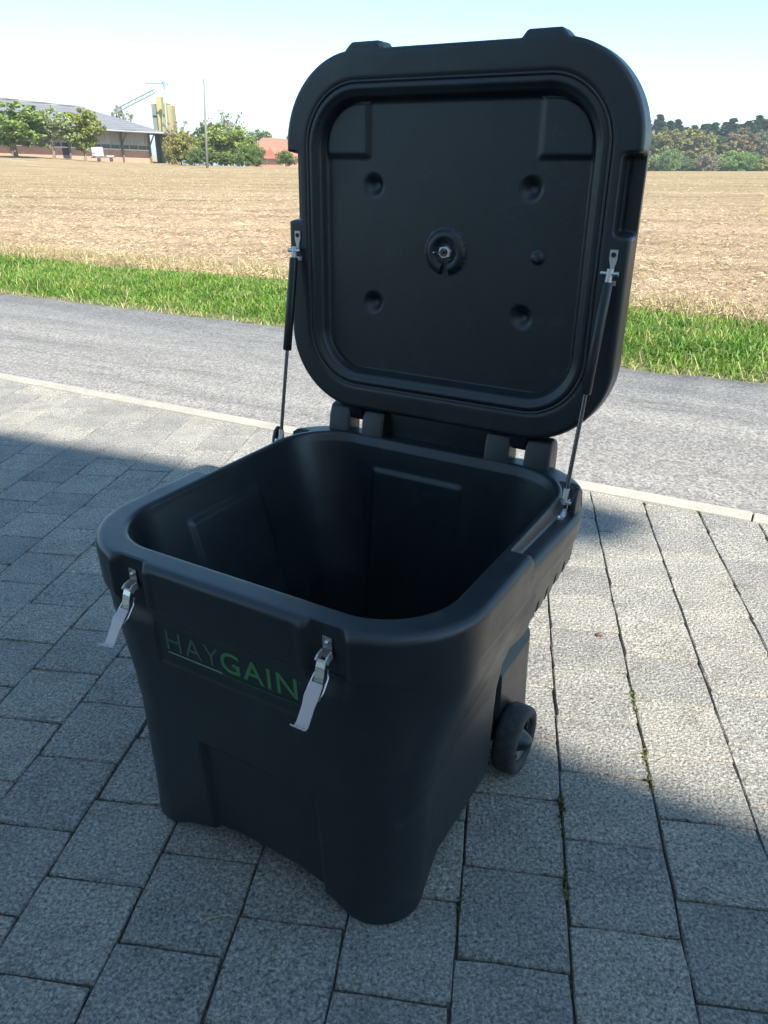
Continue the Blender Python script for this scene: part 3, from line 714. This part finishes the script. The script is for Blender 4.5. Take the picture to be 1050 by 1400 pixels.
# ---- gas struts and their brackets
def lidpos(u, v, w): 
    y, z = -.048+w, v; c, s_ = math.cos(LT), math.sin(LT)
    return Vector((u, HY+y*c+z*s_, HZ-y*s_+z*c))
for sx in (-1, 1):
    ux = .360*sx
    # lid bracket: plate with a hole and a clevis
    b = MB(); c = math.cos
    ring_o = [(-.0075, .042), (.0075, .042), (.0075, .024), (.004, .012), (.004, .000), (-.004, .000), (-.004, .012), (-.0075, .024)]
    b.prism(ring_o, -.0035, -.0008, lambda p, q, d: (ux+p, -.048+d, .365+q)); bk = b.build('bracket', M['steel_dull'], LID, bevel=.0008)
    MB().lathe([(.0001, -.0052), (.0042, -.0052), (.0048, -.003), (.0001, -.003)], 14, lambda r, t, h: (ux+r*math.cos(t), -.048+h, .365+.033+r*math.sin(t))).build('rivet', M['dark'], LID, angle=40)
    MB().box(ux-.010, ux+.010, -.0515, -.0488, .343, .352).build('bracket_foot', M['steel_dull'], LID, bevel=.0006)
    top = lidpos(ux, .366, -.016); botp = Vector((.351*sx, .228, .630))
    G = empty('gas_strut', (0, 0, 0), 0, BIN)
    d = (botp-top); Lg = d.length; d.normalize()
    e = top+d*.235*Lg/.46
    b = MB(); b.tube([top+d*.016, top+d*.020, e-d*.003, e], [.0085, .0100, .0100, .0082], 20); b.build('cylinder', M['strut'], G, angle=40)
    MB().tube([e-d*.002, botp-d*.018], .0042, 14).build('rod', M['rod'], G, angle=40)
    MB().tube([top-d*.008, top+d*.018], .0062, 12).build('end_fitting', M['steel_dull'], G, angle=40)
    MB().tube([botp-d*.028, botp+d*.004], .0060, 12).build('end_fitting', M['steel_dull'], G, angle=40)
    MB().tube([top-Vector((.0165, 0, 0)), top+Vector((.0165, 0, 0))], .0045, 12).build('pivot_pin', M['steel'], G, angle=40)
    MB().tube([botp-Vector((.015, 0, 0)), botp+Vector((.015, 0, 0))], .0045, 12).build('pivot_pin', M['steel'], G, angle=40)
    # foot bracket on the shoulder of the body
    F_ = empty('strut_bracket', (botp.x, botp.y, .6045), 0, BIN)
    b = MB(); b.box(-.011, .011, -.040, .014, .003, .0055); b.build('base', M['steel'], F_, bevel=.0008)
    for q in (-1, 1): MB().prism([(-.014, .005), (.012, .005), (.006, .032), (-.006, .032)], q*.0095-.0012, q*.0095+.0012, lambda p, q_, d_: (d_, p, q_)).build('cheek', M['steel'], F_, bevel=.0005)
    MB().lathe([(.0001, .0095), (.003, .009), (.0046, .0065), (.0046, .0052), (.0001, .0052)], 12, lambda r, t, h: (r*math.cos(t), -.030+r*math.sin(t), h)).build('screw', M['steel'], F_, smooth=True)
    # moulded ear behind the bracket
    MB().prism([(.220, .585), (.262, .585), (.264, .640), (.257, .655), (.245, .660), (.233, .652), (.225, .635)], .3705*sx-.005, .3705*sx+.005, lambda p, q, d_: (d_, p, q)).build('ear', M['plastic'], BIN, bevel=.004, seg=3, angle=50)

# ---------------------------------------------------------------- trees
def quads(c, n, size, r, flat=.0):
    """leaf quads at centres c"""
    a = r.normal(size=(n, 3)); a /= np.linalg.norm(a, axis=1)[:, None]
    b = np.cross(a, r.normal(size=(n, 3))); b /= np.linalg.norm(b, axis=1)[:, None]
    s1 = size*(.6+.8*r.random(n)); s2 = s1*(.5+.3*r.random(n))
    V = np.stack([c-a*s1[:, None], c-b*s2[:, None], c+a*s1[:, None], c+b*s2[:, None]], 1).reshape(-1, 3)
    return V, np.arange(4*n).reshape(n, 4)
def crown_mesh(seed, h, w, base, nclump, nleaf, leaf, shape='round', fill=.85):
    r = np.random.default_rng(seed); C = []
    for i in range(nclump):
        th = r.random()*2*PI; q = r.random()
        if shape == 'cone':
            zz = base+(h-base)*(q**.8); rad = w*(1-(zz-base)/(h-base))**.9*(.35+.65*r.random()); cs = .022*w+.26*w*(1-(zz-base)/(h-base))
            C.append((rad*math.cos(th), rad*math.sin(th), zz-.15*rad, cs, .45))
        else:
            ph = math.acos(1-2*r.random()); rr = fill*r.random()**.4; top = (h-base)/2
            x_, y_, z_ = w*rr*math.sin(ph)*math.cos(th), w*rr*math.sin(ph)*math.sin(th), base+top+top*rr*math.cos(ph)
            lump = 1+.22*math.sin(3*th+seed)*math.sin(2*ph+seed*1.7)+.12*math.sin(5*th+2*seed); C.append((x_*lump, y_*lump, z_, w*(.10+.13*r.random()), .8))
    per = max(1, nleaf//nclump); pts = []
    for x_, y_, z_, cs, fz in C:
        p = r.normal(size=(per, 3)); p /= np.maximum(1e-6, np.linalg.norm(p, axis=1))[:, None]; p *= (r.random(per)**.4)[:, None]*cs; p[:, 2] *= fz
        pts.append(p+np.array([x_, y_, z_]))
    pts = np.concatenate(pts); V, F = quads(pts, len(pts), leaf, r)
    return V, F, C
def trunk_mb(h, rad, C, seed, nlimb=9):
    b = MB(); r = random.Random(seed); top = h*.8
    pts = [(0, 0, -1.0), (0, 0, 0), (r.uniform(-.1, .1)*rad*6, r.uniform(-.1, .1)*rad*6, h*.3), (r.uniform(-.2, .2)*rad*6, r.uniform(-.2, .2)*rad*6, h*.55), (0, 0, top)]
    b.tube(pts, [rad*1.25, rad*1.15, rad*.8, rad*.5, rad*.12], 8)
    for c in r.sample(C, min(nlimb, len(C))):
        z0 = min(max(h*.18, c[2]*.55), top*.8)
        b.tube([(0, 0, z0), (c[0]*.5, c[1]*.5, z0+(c[2]-z0)*.6), (c[0], c[1], c[2])], [rad*.42, rad*.25, rad*.06], 6)
    return b
VAR = {}
def variant(key):
    if key in VAR: return VAR[key]
    kind, i = key
    if kind == 'round': a = crown_mesh(100+i, 1., .42, .16, 110, 6500, .024, fill=.9)
    elif kind == 'loose': a = crown_mesh(200+i, 1., .40, .20, 95, 3800, .021, fill=.98)
    elif kind == 'bush': a = crown_mesh(300+i, 1., .62, -.02, 120, 6500, .027, fill=.9)
    elif kind == 'forest': a = crown_mesh(400+i, 1., .30, .10, 110, 4800, .022, fill=.95)
    elif kind == 'bare': a = crown_mesh(500+i, 1., .33, .25, 26, 500, .016, fill=1.05)
    elif kind == 'cone': a = crown_mesh(600+i, 1., .20, .12, 120, 3800, .022, 'cone')
    V, F, C = a
    cm = mesh_np('crown', V, F); cm.materials.append(M['leaf'])
    if kind == 'bare':
        b = trunk_mb(1., .020, C, i, 26); r = random.Random(i)
        for c in C:
            for q in range(4): b.tube([(c[0]*.6, c[1]*.6, c[2]*.8), (c[0]+r.uniform(-.08, .08), c[1]+r.uniform(-.08, .08), c[2]+r.uniform(0, .12))], [.004, .0015], 4)
    else: b = trunk_mb(1., .022 if kind != 'cone' else .016, C, i)
    tm = b.mesh('trunk', True); tm.materials.append(M['bark'])
    VAR[key] = (cm, tm); return VAR[key]
def tree(name, kind, i, base, h, w, color, label, cat='tree', group=None):
    cm, tm = variant((kind, i)); t = empty(name, base, random.random()*6.28); t.scale = (h*w, h*w, h)
    c = obj('crown', cm, None, t); c.color = (*color, 1); obj('trunk', tm, None, t)
    tag(t, label, cat, group); return t
def tree_px(name, kind, i, u, vtop, vbase, Y, width_px, color, label, cat='tree', group=None, sink=None):
    b = at(u, vbase, Y); tp = at(u, vtop, Y)
    gz = float(ground_z(b.x, b.y)); base = Vector((b.x, b.y, gz)); h = tp.z-gz
    half = {'round': .42, 'loose': .40, 'bush': .62, 'forest': .30, 'bare': .33, 'cone': .20}[kind]*1.12
    wm = width_px/1060*math.hypot(b.y, b.x)/2*1.05
    return tree(name, kind, i, base, h, wm/(half*h), color, label, cat, group)
# fruit trees in front of the barn
tree_px('fruit_tree', 'round', 0, 22, 137, 212, 74, 96, (.115, .16, .04), 'broad green fruit tree before the barn, farthest of the row from the silo')
tree_px('fruit_tree', 'loose', 1, 74, 145, 215, 77, 62, (.15, .18, .085), 'thin grey-green fruit tree standing between two fuller green ones before the barn')
tree_px('fruit_tree', 'round', 2, 117, 142, 217, 80, 56, (.135, .16, .03), 'bright green round tree with a bare lower trunk beside the white tank')
# shrubs right of the silo
tree_px('shrub', 'bush', 0, 248, 176, 222, 84, 50, (.16, .15, .045), 'yellowish green shrub growing beside the silo', 'shrub')
tree_px('shrub', 'bush', 1, 308, 166, 224, 82, 84, (.115, .15, .035), 'large green shrub clump behind the utility pole', 'shrub')
tree_px('shrub', 'bush', 2, 338, 196, 224, 76, 40, (.075, .115, .03), 'low dark green shrub at the foot of the large clump', 'shrub')
tree_px('shrub', 'bush', 3, 391, 205, 226, 72, 34, (.085, .12, .035), 'low green shrub in front of the red roofed house', 'shrub')
tree_px('shrub', 'bush', 2, 272, 200, 222, 80, 30, (.08, .12, .045), 'small dark green shrub between the silo and the utility pole', 'shrub')
for u_, t_, w_, Y_, c_, lab_ in ((262, 184, 46, 90, (.12, .13, .04), 'olive shrub filling the gap right beside the silo shrubs'), (290, 188, 50, 86, (.10, .13, .035), 'mid green shrub just behind the foot of the utility pole'),
        (325, 180, 56, 92, (.10, .14, .04), 'rounded green shrub behind the large clump'), (350, 198, 36, 90, (.09, .12, .04), 'small green shrub against the wall of the red roofed house'), (262, 204, 44, 84, (.09, .12, .04), 'low spreading green shrub in front of the silo shrubs'), (302, 206, 46, 80, (.08, .12, .035), 'low spreading green shrub right of the utility pole'), (236, 190, 26, 92, (.11, .14, .05), 'narrow green shrub at the foot of the mast')):
    tree_px('shrub', 'bush', int(u_) % 4, u_, t_, 224, Y_, w_, c_, lab_, 'shrub')
tree_px('tree', 'bare', 0, 246, 160, 220, 108, 40, (.1, .09, .06), 'sparse bare-topped tree rising behind the shrub beside the silo')
tree_px('tree', 'bare', 1, 316, 148, 222, 104, 58, (.11, .1, .06), 'nearly leafless tree rising above the large green shrub clump')
tree_px('tree', 'round', 1, 288, 164, 222, 106, 46, (.06, .09, .03), 'dark green tree just behind the utility pole')
tree_px('tree', 'round', 3, 358, 177, 224, 175, 54, (.09, .12, .05), 'rounded dull green tree behind the red roofed house')
tree_px('tree', 'round', 0, 405, 176, 224, 185, 34, (.07, .1, .045), 'dark green tree beyond the far corner of the red roofed house')
tree_px('tree', 'loose', 2, 172, 144, 216, 128, 30, (.14, .14, .09), 'pale grey-brown treetop showing above the barn roof')
# the wood beyond the crest of the field
def wood(kind, u0, u1, n, top0, top1, Y, wpx, cols, labs, grp, jitter=8):
    for q in range(n):
        u = u0+(u1-u0)*(q+.5)/n+random.uniform(-jitter, jitter); c = random.choice(cols); c = tuple(v*random.uniform(.85, 1.15) for v in c)
        k_ = random.randrange(4)
        tree_px('conifer' if kind == 'cone' else ('broadleaf_tree' if kind == 'forest' else 'shrub'), kind, k_, u, random.uniform(top0, top1), 250, Y+random.uniform(-8, 8), wpx*random.uniform(.85, 1.2), c, labs,
                'shrub' if kind == 'bush' else 'tree', grp)
wood('cone', 700, 1120, 34, 164, 176, 205, 62, [(.028, .06, .032), (.04, .075, .038)], 'dark green conifer standing in the back rows of the wood', 'dark conifers behind the wood edge', 5)
for u, t_ in ((890, 157), (960-8, 168), (988, 160), (1022, 158), (1038, 161), (1048, 162), (1009, 166), (915, 164), (905, 166)):
    tree_px('conifer', 'cone', int(u) % 4, u, t_, 250, 198+random.uniform(-4, 4), 66, (.026, .056, .032), 'tall dark conifer topping the wood skyline', 'tree', 'tall conifers on the wood skyline')
wood('forest', 690, 1110, 30, 174, 186, 188, 46, [(.075, .11, .04), (.105, .135, .05), (.125, .145, .05)], 'dull green broadleaf tree in the front of the wood', 'green trees of the wood', 6)
for u, t_, w_, c, lab in ((938, 174, 44, (.155, .15, .045), 'yellowing broadleaf tree at the edge of the wood, the broadest of its colour'),
                     (955, 178, 30, (.15, .135, .05), 'slim ochre tree beside the broad yellowing one in the wood'),
                     (1005, 172, 38, (.135, .10, .055), 'russet brown broadleaf tree at the edge of the wood'),
                     (991, 186, 28, (.15, .14, .05), 'small yellow tree against the russet brown tree of the wood'),
                     (1040, 193, 34, (.13, .115, .06), 'orange-tinted round tree before the tall dark conifers'),
                     (905, 172, 40, (.13, .13, .045), 'olive green tree at the lid side of the wood')):
    tree_px('broadleaf_tree', 'forest', int(u) % 4, u, t_, 250, 176+random.uniform(-3, 3), w_, c, lab)
wood('bush', 700, 1110, 20, 198, 222, 166, 44, [(.10, .15, .04), (.135, .165, .045), (.08, .125, .04)], 'green shrub along the foot of the wood', 'shrubs along the wood edge', 6)
for u, t_, w_, c, lab in ((1010, 206, 50, (.09, .15, .035), 'bright green broad shrub below the russet tree'), (962, 208, 34, (.14, .13, .09), 'grey-brown twiggy shrub at the foot of the wood'),
                     (1042, 214, 40, (.16, .16, .04), 'yellow-green shrub before the tall dark conifers'), (912, 202, 34, (.10, .15, .05), 'pale green rounded shrub at the foot of the wood')):
    tree_px('shrub', 'bush', int(u) % 4, u, t_, 250, 158, w_, c, lab, 'shrub')
# far trees that close the view behind the lid
wood('forest', 420, 690, 12, 180, 188, 230, 40, [(.05, .075, .035), (.07, .09, .04)], 'distant green tree in the row behind the lid', 'far trees behind the lid', 4)

# ---------------------------------------------------------------- barn, silo, mast, house, pole
m = mat('brick', (.42, .22, .15), .9); k = NT(m); p = k.objco()
br = k.n('ShaderNodeTexBrick'); br.inputs['Scale'].default_value = 3.; br.inputs['Color1'].default_value = (.44, .22, .145, 1); br.inputs['Color2'].default_value = (.36, .165, .11, 1); br.inputs['Mortar'].default_value = (.42, .33, .27, 1)
mp = k.mapping(p, (1, 1, 1), (PI/2, 0, 0)); k.l(mp, br.inputs['Vector']); k.color(k.mix(.35, br.outputs[0], k.ramp(k.noise(p, 1.2, 5), [(.3, (.3, .16, .11)), (.7, (.5, .28, .2))]))); M['brick'] = m
m = mat('slate_roof', (.16, .165, .18), .6); k = NT(m); p = k.objco(); k.color(k.ramp(k.noise(k.mapping(p, (.3, 4, 4)), 1.6, 5), [(.3, (.12, .12, .125)), (.7, (.2, .2, .205))])); wv2 = k.n('ShaderNodeTexWave', bands_direction='Z'); wv2.inputs['Scale'].default_value = 1.4; wv2.inputs['Distortion'].default_value = 1.; k.l(p, wv2.inputs['Vector']); k.bump(wv2.outputs['Fac'], .12, .8); M['slate'] = m
m = mat('grey_boards', (.3, .29, .28), .85); k = NT(m); k.color(k.ramp(k.noise(k.mapping(k.objco(), (7, 7, .3)), 1.3, 4), [(.3, (.23, .225, .22)), (.7, (.38, .365, .35))])); M['boards'] = m
M['timber'] = mat('timber', (.13, .10, .08), .85); M['glass'] = mat('dark_glass', (.03, .035, .04), .15)
m = mat('red_tiles', (.36, .13, .08), .8); k = NT(m); p = k.objco(); k.color(k.ramp(k.noise(k.mapping(p, (5, 5, 5)), 1.1, 4), [(.3, (.29, .095, .06)), (.7, (.43, .17, .11))])); M['tiles'] = m
M['render'] = mat('cream_render', (.72, .68, .6), .9); M['white'] = mat('white_plastic', (.72, .72, .7), .6); M['galv'] = mat('galvanised', (.42, .44, .46), .5, .6)
def stained(name, c0, c1):
    m = mat(name, c0, .75); k = NT(m); k.color(k.ramp(k.noise(k.mapping(k.objco(), (3, 3, .25)), 1.4, 5), [(.3, c0), (.75, c1)])); return m
M['silo_y'] = stained('weathered_yellow', (.22, .19, .08), (.34, .30, .15)); M['silo_g'] = stained('weathered_green', (.13, .15, .05), (.22, .23, .09)); M['silo_d'] = stained('weathered_dark', (.10, .13, .10), (.17, .19, .14))

A = at(208, 219, 103); B = at(-60, 212, 86)
A.z = B.z = 0
dx = (B-A); Lb = dx.length; rz = math.atan2(-dx.y, -dx.x)     # local x runs from B (far left) to A
barn = tag(empty('barn', A, rz), 'long brick and board barn with a wide slate hipped roof', 'barn')
bi = (Matrix.Translation(A) @ Matrix.Rotation(rz, 4, 'Z')).inverted()
D_ = 16.; EA = at(222, 180.5, 102.2).z; EB = at(-60, 165, 85).z; BA = at(208, 206.5, 103).z; BB = at(-60, 196, 86).z; WA = at(208, 200, 103).z; WB = at(-60, 188, 86).z
def lerpx(a, b): return lambda x_: b+(a-b)*(x_+Lb)/Lb
bz, wz, ez = lerpx(BA, BB), lerpx(WA, WB), lerpx(EA, EB)
def wallband(name, x0, x1, y0, y1, f0, f1, mt):
    V = [(x_, y_, f(x_)) for f in (f0, f1) for y_ in (y0, y1) for x_ in (x0, x1)]
    return MB().add(V, [[0,2,3,1],[4,5,7,6],[0,1,5,4],[2,6,7,3],[0,4,6,2],[1,3,7,5]]).build(name, mt, barn)
low_ = lambda x_: -1.5
wallband('brick_wall', -Lb, 0, 0, .25, low_, bz, M['brick']); wallband('brick_wall', -.25, 0, .252, D_, low_, bz, M['brick'])
wallband('board_wall', -Lb, -.03, .04, .22, wz, ez, M['boards']); wallband('board_wall', -.22, -.04, .225, D_, wz, ez, M['boards'])
wallband('window_band', -Lb, -.05, .14, .2, lambda x_: bz(x_)+.003, lambda x_: wz(x_)-.003, M['glass'])
wallband('sill', -Lb, -.02, -.03, .13, lambda x_: bz(x_)+.003, lambda x_: bz(x_)+.09, M['render'])
xx = -.5
while xx > -14: wallband('mullion', xx-.05, xx+.05, .02, .135, lambda x_: bz(x_)+.093, lambda x_: wz(x_)-.004, M['boards']); xx -= 1.2
V = [tuple(bi @ q) for q in (at(-75, 164, 83.5), at(223, 180.5, 101.6), at(236, 184, 122), at(-75, 164, 106), at(-75, 127, 95), at(116, 147.5, 104))]
V2 = [(x_, y_, z_-.22) for x_, y_, z_ in V]
F = [[0, 1, 5, 4], [1, 2, 5], [2, 3, 4, 5], [3, 0, 4], [6, 10, 11, 7], [7, 11, 8], [8, 11, 10, 9], [9, 10, 6], [0, 6, 7, 1], [1, 7, 8, 2], [2, 8, 9, 3], [3, 9, 6, 0]]
roof = obj('roof', mesh_np('roof', V+V2, F), M['slate'], barn)
MB().tube([Vector(V[5])+Vector((0, 0, .05)), Vector(V[4])+Vector((0, 0, .05))], .12, 8).build('ridge', M['slate'], roof)
MB().tube([Vector(V[0])+Vector((0, -.09, -.13)), Vector(V[1])+Vector((0, -.09, -.13))], .08, 8).build('gutter', M['galv'], roof)
for xx in (-.2, -3.9, -10.5, -17):
    b = MB(); b.box(xx-.09, xx+.09, -.25, -.07, -1.5, ez(xx)-.05); b.tube([(xx, -.16, wz(xx)), (xx+.1, -1.1, ez(xx)-.3)], .09, 6); b.build('post', M['timber'], barn)
MB().box(-11.3, -10.3, -.05, .14, .3, 1.4).build('window', M['glass'], barn); MB().box(-11.4, -10.2, -.08, -.02, .15, .298).build('window_sill', M['render'], barn)
tk = at(135, 218, 90); tk.z = float(ground_z(tk.x, tk.y))
tank = tag(empty('tank_cart', tk, rz), 'white water tank on a low cart parked in front of the brick barn', 'tank')
tank.scale = (.8, .8, .8)
MB().box(-.62, .55, -.5, .5, .62, 1.72).build('tank', M['white'], tank, bevel=.12, seg=3, angle=40)
b = MB()
for q in (-.5, -.2, .1, .4): b.box(q-.02, q+.02, -.53, .53, .5, 1.75)
b.box(-.66, .59, -.53, .53, 1.05, 1.09); b.build('cage', M['galv'], tank)
MB().box(-.8, 2.1, -.6, .6, .42, .55).build('cart_bed', M['timber'], tank)
for q in (-.3, 1.5): MB().lathe([(.08, -.66), (.24, -.66), (.24, -.5), (.08, -.5)], 20, lambda r, t, h: (q+r*math.cos(t), h, .22+r*math.sin(t))).build('wheel', M['rubber'], tank, angle=40)
MB().box(.9, 2.0, -.55, .55, .552, .75).build('load', M['boards'], tank)

# silo of four upright boxes
def column(parent, name, u0, u1, vtop, Y, dep, mt, z0=-1.):
    a = at(u0, vtop, Y); b_ = at(u1, vtop, Y)
    return MB().box(a.x-parent.location.x, b_.x-parent.location.x, a.y-parent.location.y, a.y-parent.location.y+dep, z0, a.z).build(name, mt, parent, bevel=.06)
so = at(218, 219, 118); so.z = float(ground_z(so.x, so.y))
silo = tag(empty('silo', so), 'tall weathered yellow and green silo tower behind the barn', 'silo')
column(silo, 'shaft', 205.5, 213.5, 137, 118.4, 2.4, M['silo_d']); column(silo, 'elevator_shaft', 211.5, 219, 127, 118, 1.4, M['silo_y'])
column(silo, 'shaft', 219.3, 227, 136, 118.3, 2.4, M['silo_g']); column(silo, 'shaft', 227.2, 233.5, 139, 118.2, 2.2, M['silo_y'])
a = at(212, 127, 117.5); b_ = at(155, 156, 121)
conv = tag(empty('conveyor', b_), 'slanted lattice conveyor climbing from the barn to the silo top', 'conveyor')
d = a-b_; o_ = Vector((0, 0, .45))
for off_ in (Vector((0, 0, 0)), o_): MB().tube([off_, d+off_], .09, 6).build('rail', M['galv'], conv)
for q in range(12): MB().tube([d*(q/12)+(o_ if q % 2 else Vector()), d*((q+1)/12)+(Vector() if q % 2 else o_)], .05, 5).build('brace', M['galv'], conv)
MB().tube([Vector((.2, 0, -.2)), Vector((.2, 0, -8))], .08, 6).build('leg', M['galv'], conv)
M['blue_metal'] = mat('pale_blue_metal', (.2, .3, .32), .5)
mb0 = at(232, 219, 115); mb0.z = float(ground_z(mb0.x, mb0.y)); mast = tag(empty('mast', mb0), 'thin pale mast with a long horizontal arm beside the silo', 'mast')
tp = at(224, 113, 115)-mb0; fl = at(229, 190, 115)-mb0
MB().tube([(0, 0, 0), fl, tp], [.12, .11, .09], 8).build('pole', M['galv'], mast)
l_ = at(198.5, 113.4, 115)-mb0; r_ = at(230, 114.5, 115)-mb0; MB().tube([l_, r_], .10, 6).build('arm', M['blue_metal'], mast)
MB().tube([tp+Vector((0, -.05, .15)), tp+Vector((.02, -.05, -.7))], [.26, .12], 8).build('motor', M['blue_metal'], mast)
q1 = at(227, 129, 115)-mb0; q2 = at(233, 130, 115)-mb0; MB().tube([q1, q2], .06, 6).build('bracket', M['galv'], mast); MB().tube([q2, q2+Vector((0, 0, -.35))], .05, 6).build('hook', M['galv'], mast)

pb = gnd(283, 229); pole = tag(empty('utility_pole', pb), 'slender grey utility pole standing alone at the edge of the field', 'pole')
tp = at(278.6, 107, pb.y)-pb
MB().tube([(0, 0, -.5), tp*.5, tp], [.10, .085, .06], 10).build('shaft', stained('grey_wood', (.13, .13, .12), (.2, .2, .19)), pole, smooth=True)
for q, dz in ((-.1, -.25), (.1, -.55), (-.09, -.95)):
    MB().tube([tp+Vector((0, 0, dz-.03)), tp+Vector((q, 0, dz-.03)), tp+Vector((q, 0, dz+.1))], [.02, .02, .035], 6).build('insulator', M['galv'], pole)
ho = at(372, 224, 150); ho.z = float(ground_z(ho.x, ho.y)); house = tag(empty('house', ho, math.radians(-24)), 'small house with steep red tiled hipped roof beyond the field', 'house')
ha = at(364, 188, 150).z-ho.z
he = at(364, 212, 150).z-ho.z
MB().box(-3.3, 4.2, -3, 3, -.5, he).build('wall', M['tiles'] if False else stained('pink_brick', (.36, .17, .12), (.46, .25, .18)), house)
V = [(-3.8, -3.6, he-.3), (4.8, -3.6, he-.3), (4.8, 3.6, he-.3), (-3.8, 3.6, he-.3), (-1.6, 0, ha), (3.2, 0, ha-.2)]
V2 = [(x_, y_, z_-.25) for x_, y_, z_ in V]
obj('roof', mesh_np('roof', V+V2, [[0, 1, 5, 4], [1, 2, 5], [2, 3, 4, 5], [3, 0, 4], [6, 10, 11, 7], [7, 11, 8], [8, 11, 10, 9], [9, 10, 6], [0, 6, 7, 1], [1, 7, 8, 2], [2, 8, 9, 3], [3, 9, 6, 0]]), M['tiles'], house)
b = MB(); b.prism([(-1.2, he-.28), (1.2, he-.28), (0, he+1.3)], -3.5, -1.2, lambda p, q, d: (p+1.9, d, q)); b.build('dormer', M['tiles'], house)

# ---------------------------------------------------------------- the house behind the photographer, which shades the forecourt
SH = Vector((SUN.x, SUN.y, SUN.z))
WD = Vector((math.cos(math.radians(-30.2)), math.sin(math.radians(-30.2)), 0)); WN = Vector((-WD.y, WD.x, 0))   # wall runs along WD
W0 = -3.4
def to_wall(x, y):
    P = Vector((x, y, 0)); kk = (W0-P.dot(WN))/SH.dot(WN); Q = P+SH*kk; return (Q.dot(WD), Q.z)
low = [to_wall(.371+5, 1.43-5*.583), to_wall(.371, 1.43)]
outline = low+[to_wall(.30, 1.60), to_wall(.36, 1.90), to_wall(.36, 2.70), to_wall(-.62, 3.10), to_wall(-1.9, 3.64), to_wall(-8, 6.1)]
xl, xr = outline[-1][0], outline[0][0]
poly = [(xl, 0), (xr, 0)]+outline
hs = tag(empty('garage', (WD.x*0+WN.x*W0, WN.y*W0, 0)), 'cream rendered house standing behind the camera across the paved forecourt', 'house')
def wf(p, q, d): 
    v = WD*p-WN*d; return (v.x, v.y, q)
b = MB(); nP = len(poly)
Vp = [wf(p, q, 0) for p, q in poly]+[wf(p, q, 5.) for p, q in poly]
from mathutils.geometry import tessellate_polygon
tri = tessellate_polygon([[Vector((p, q, 0)) for p, q in poly]])
F = [list(t_) for t_ in tri]+[[i+nP for i in t_][::-1] for t_ in tri]+[[i, (i+1) % nP, (i+1) % nP+nP, i+nP] for i in range(nP)]
b.add(Vp, F); b.build('wall', M['render'], hs)
shadow_board_outline = [to_wall(.34, 2.56), to_wall(.72, 2.63), to_wall(1.0, 2.65), to_wall(.84, 2.76), to_wall(.70, 2.86), to_wall(.34, 2.84)]
MB().prism(shadow_board_outline, .0, .25, lambda p, q, d: wf(p, q, d)).build('added_shadow_board', M['timber'], hs)  # unseen board, added only to cast the small shadow patch near the kerb
for p0 in (-3.6, -1.2, 1.6): 
    MB().prism([(p0, .9), (p0+1.1, .9), (p0+1.1, 2.1), (p0, 2.1)], -.03, .02, lambda p, q, d: wf(p, q, d)).build('window', M['glass'], hs)

# ---------------------------------------------------------------- the air
hm = bpy.data.materials.new('air'); hm.use_nodes = True; hn = hm.node_tree; hn.nodes.remove(hn.nodes['Principled BSDF'])
pv = hn.nodes.new('ShaderNodeVolumePrincipled'); pv.inputs['Color'].default_value = (.86, .93, 1, 1); pv.inputs['Density'].default_value = .0006; pv.inputs['Anisotropy'].default_value = .2
hn.links.new(pv.outputs[0], hn.nodes['Material Output'].inputs['Volume'])
hz = MB().box(-2700, 2700, -2700, 3400, -140, 26).build('haze', hm); hz['kind'] = 'stuff'; hz['label'] = 'thin pale haze over the whole countryside'
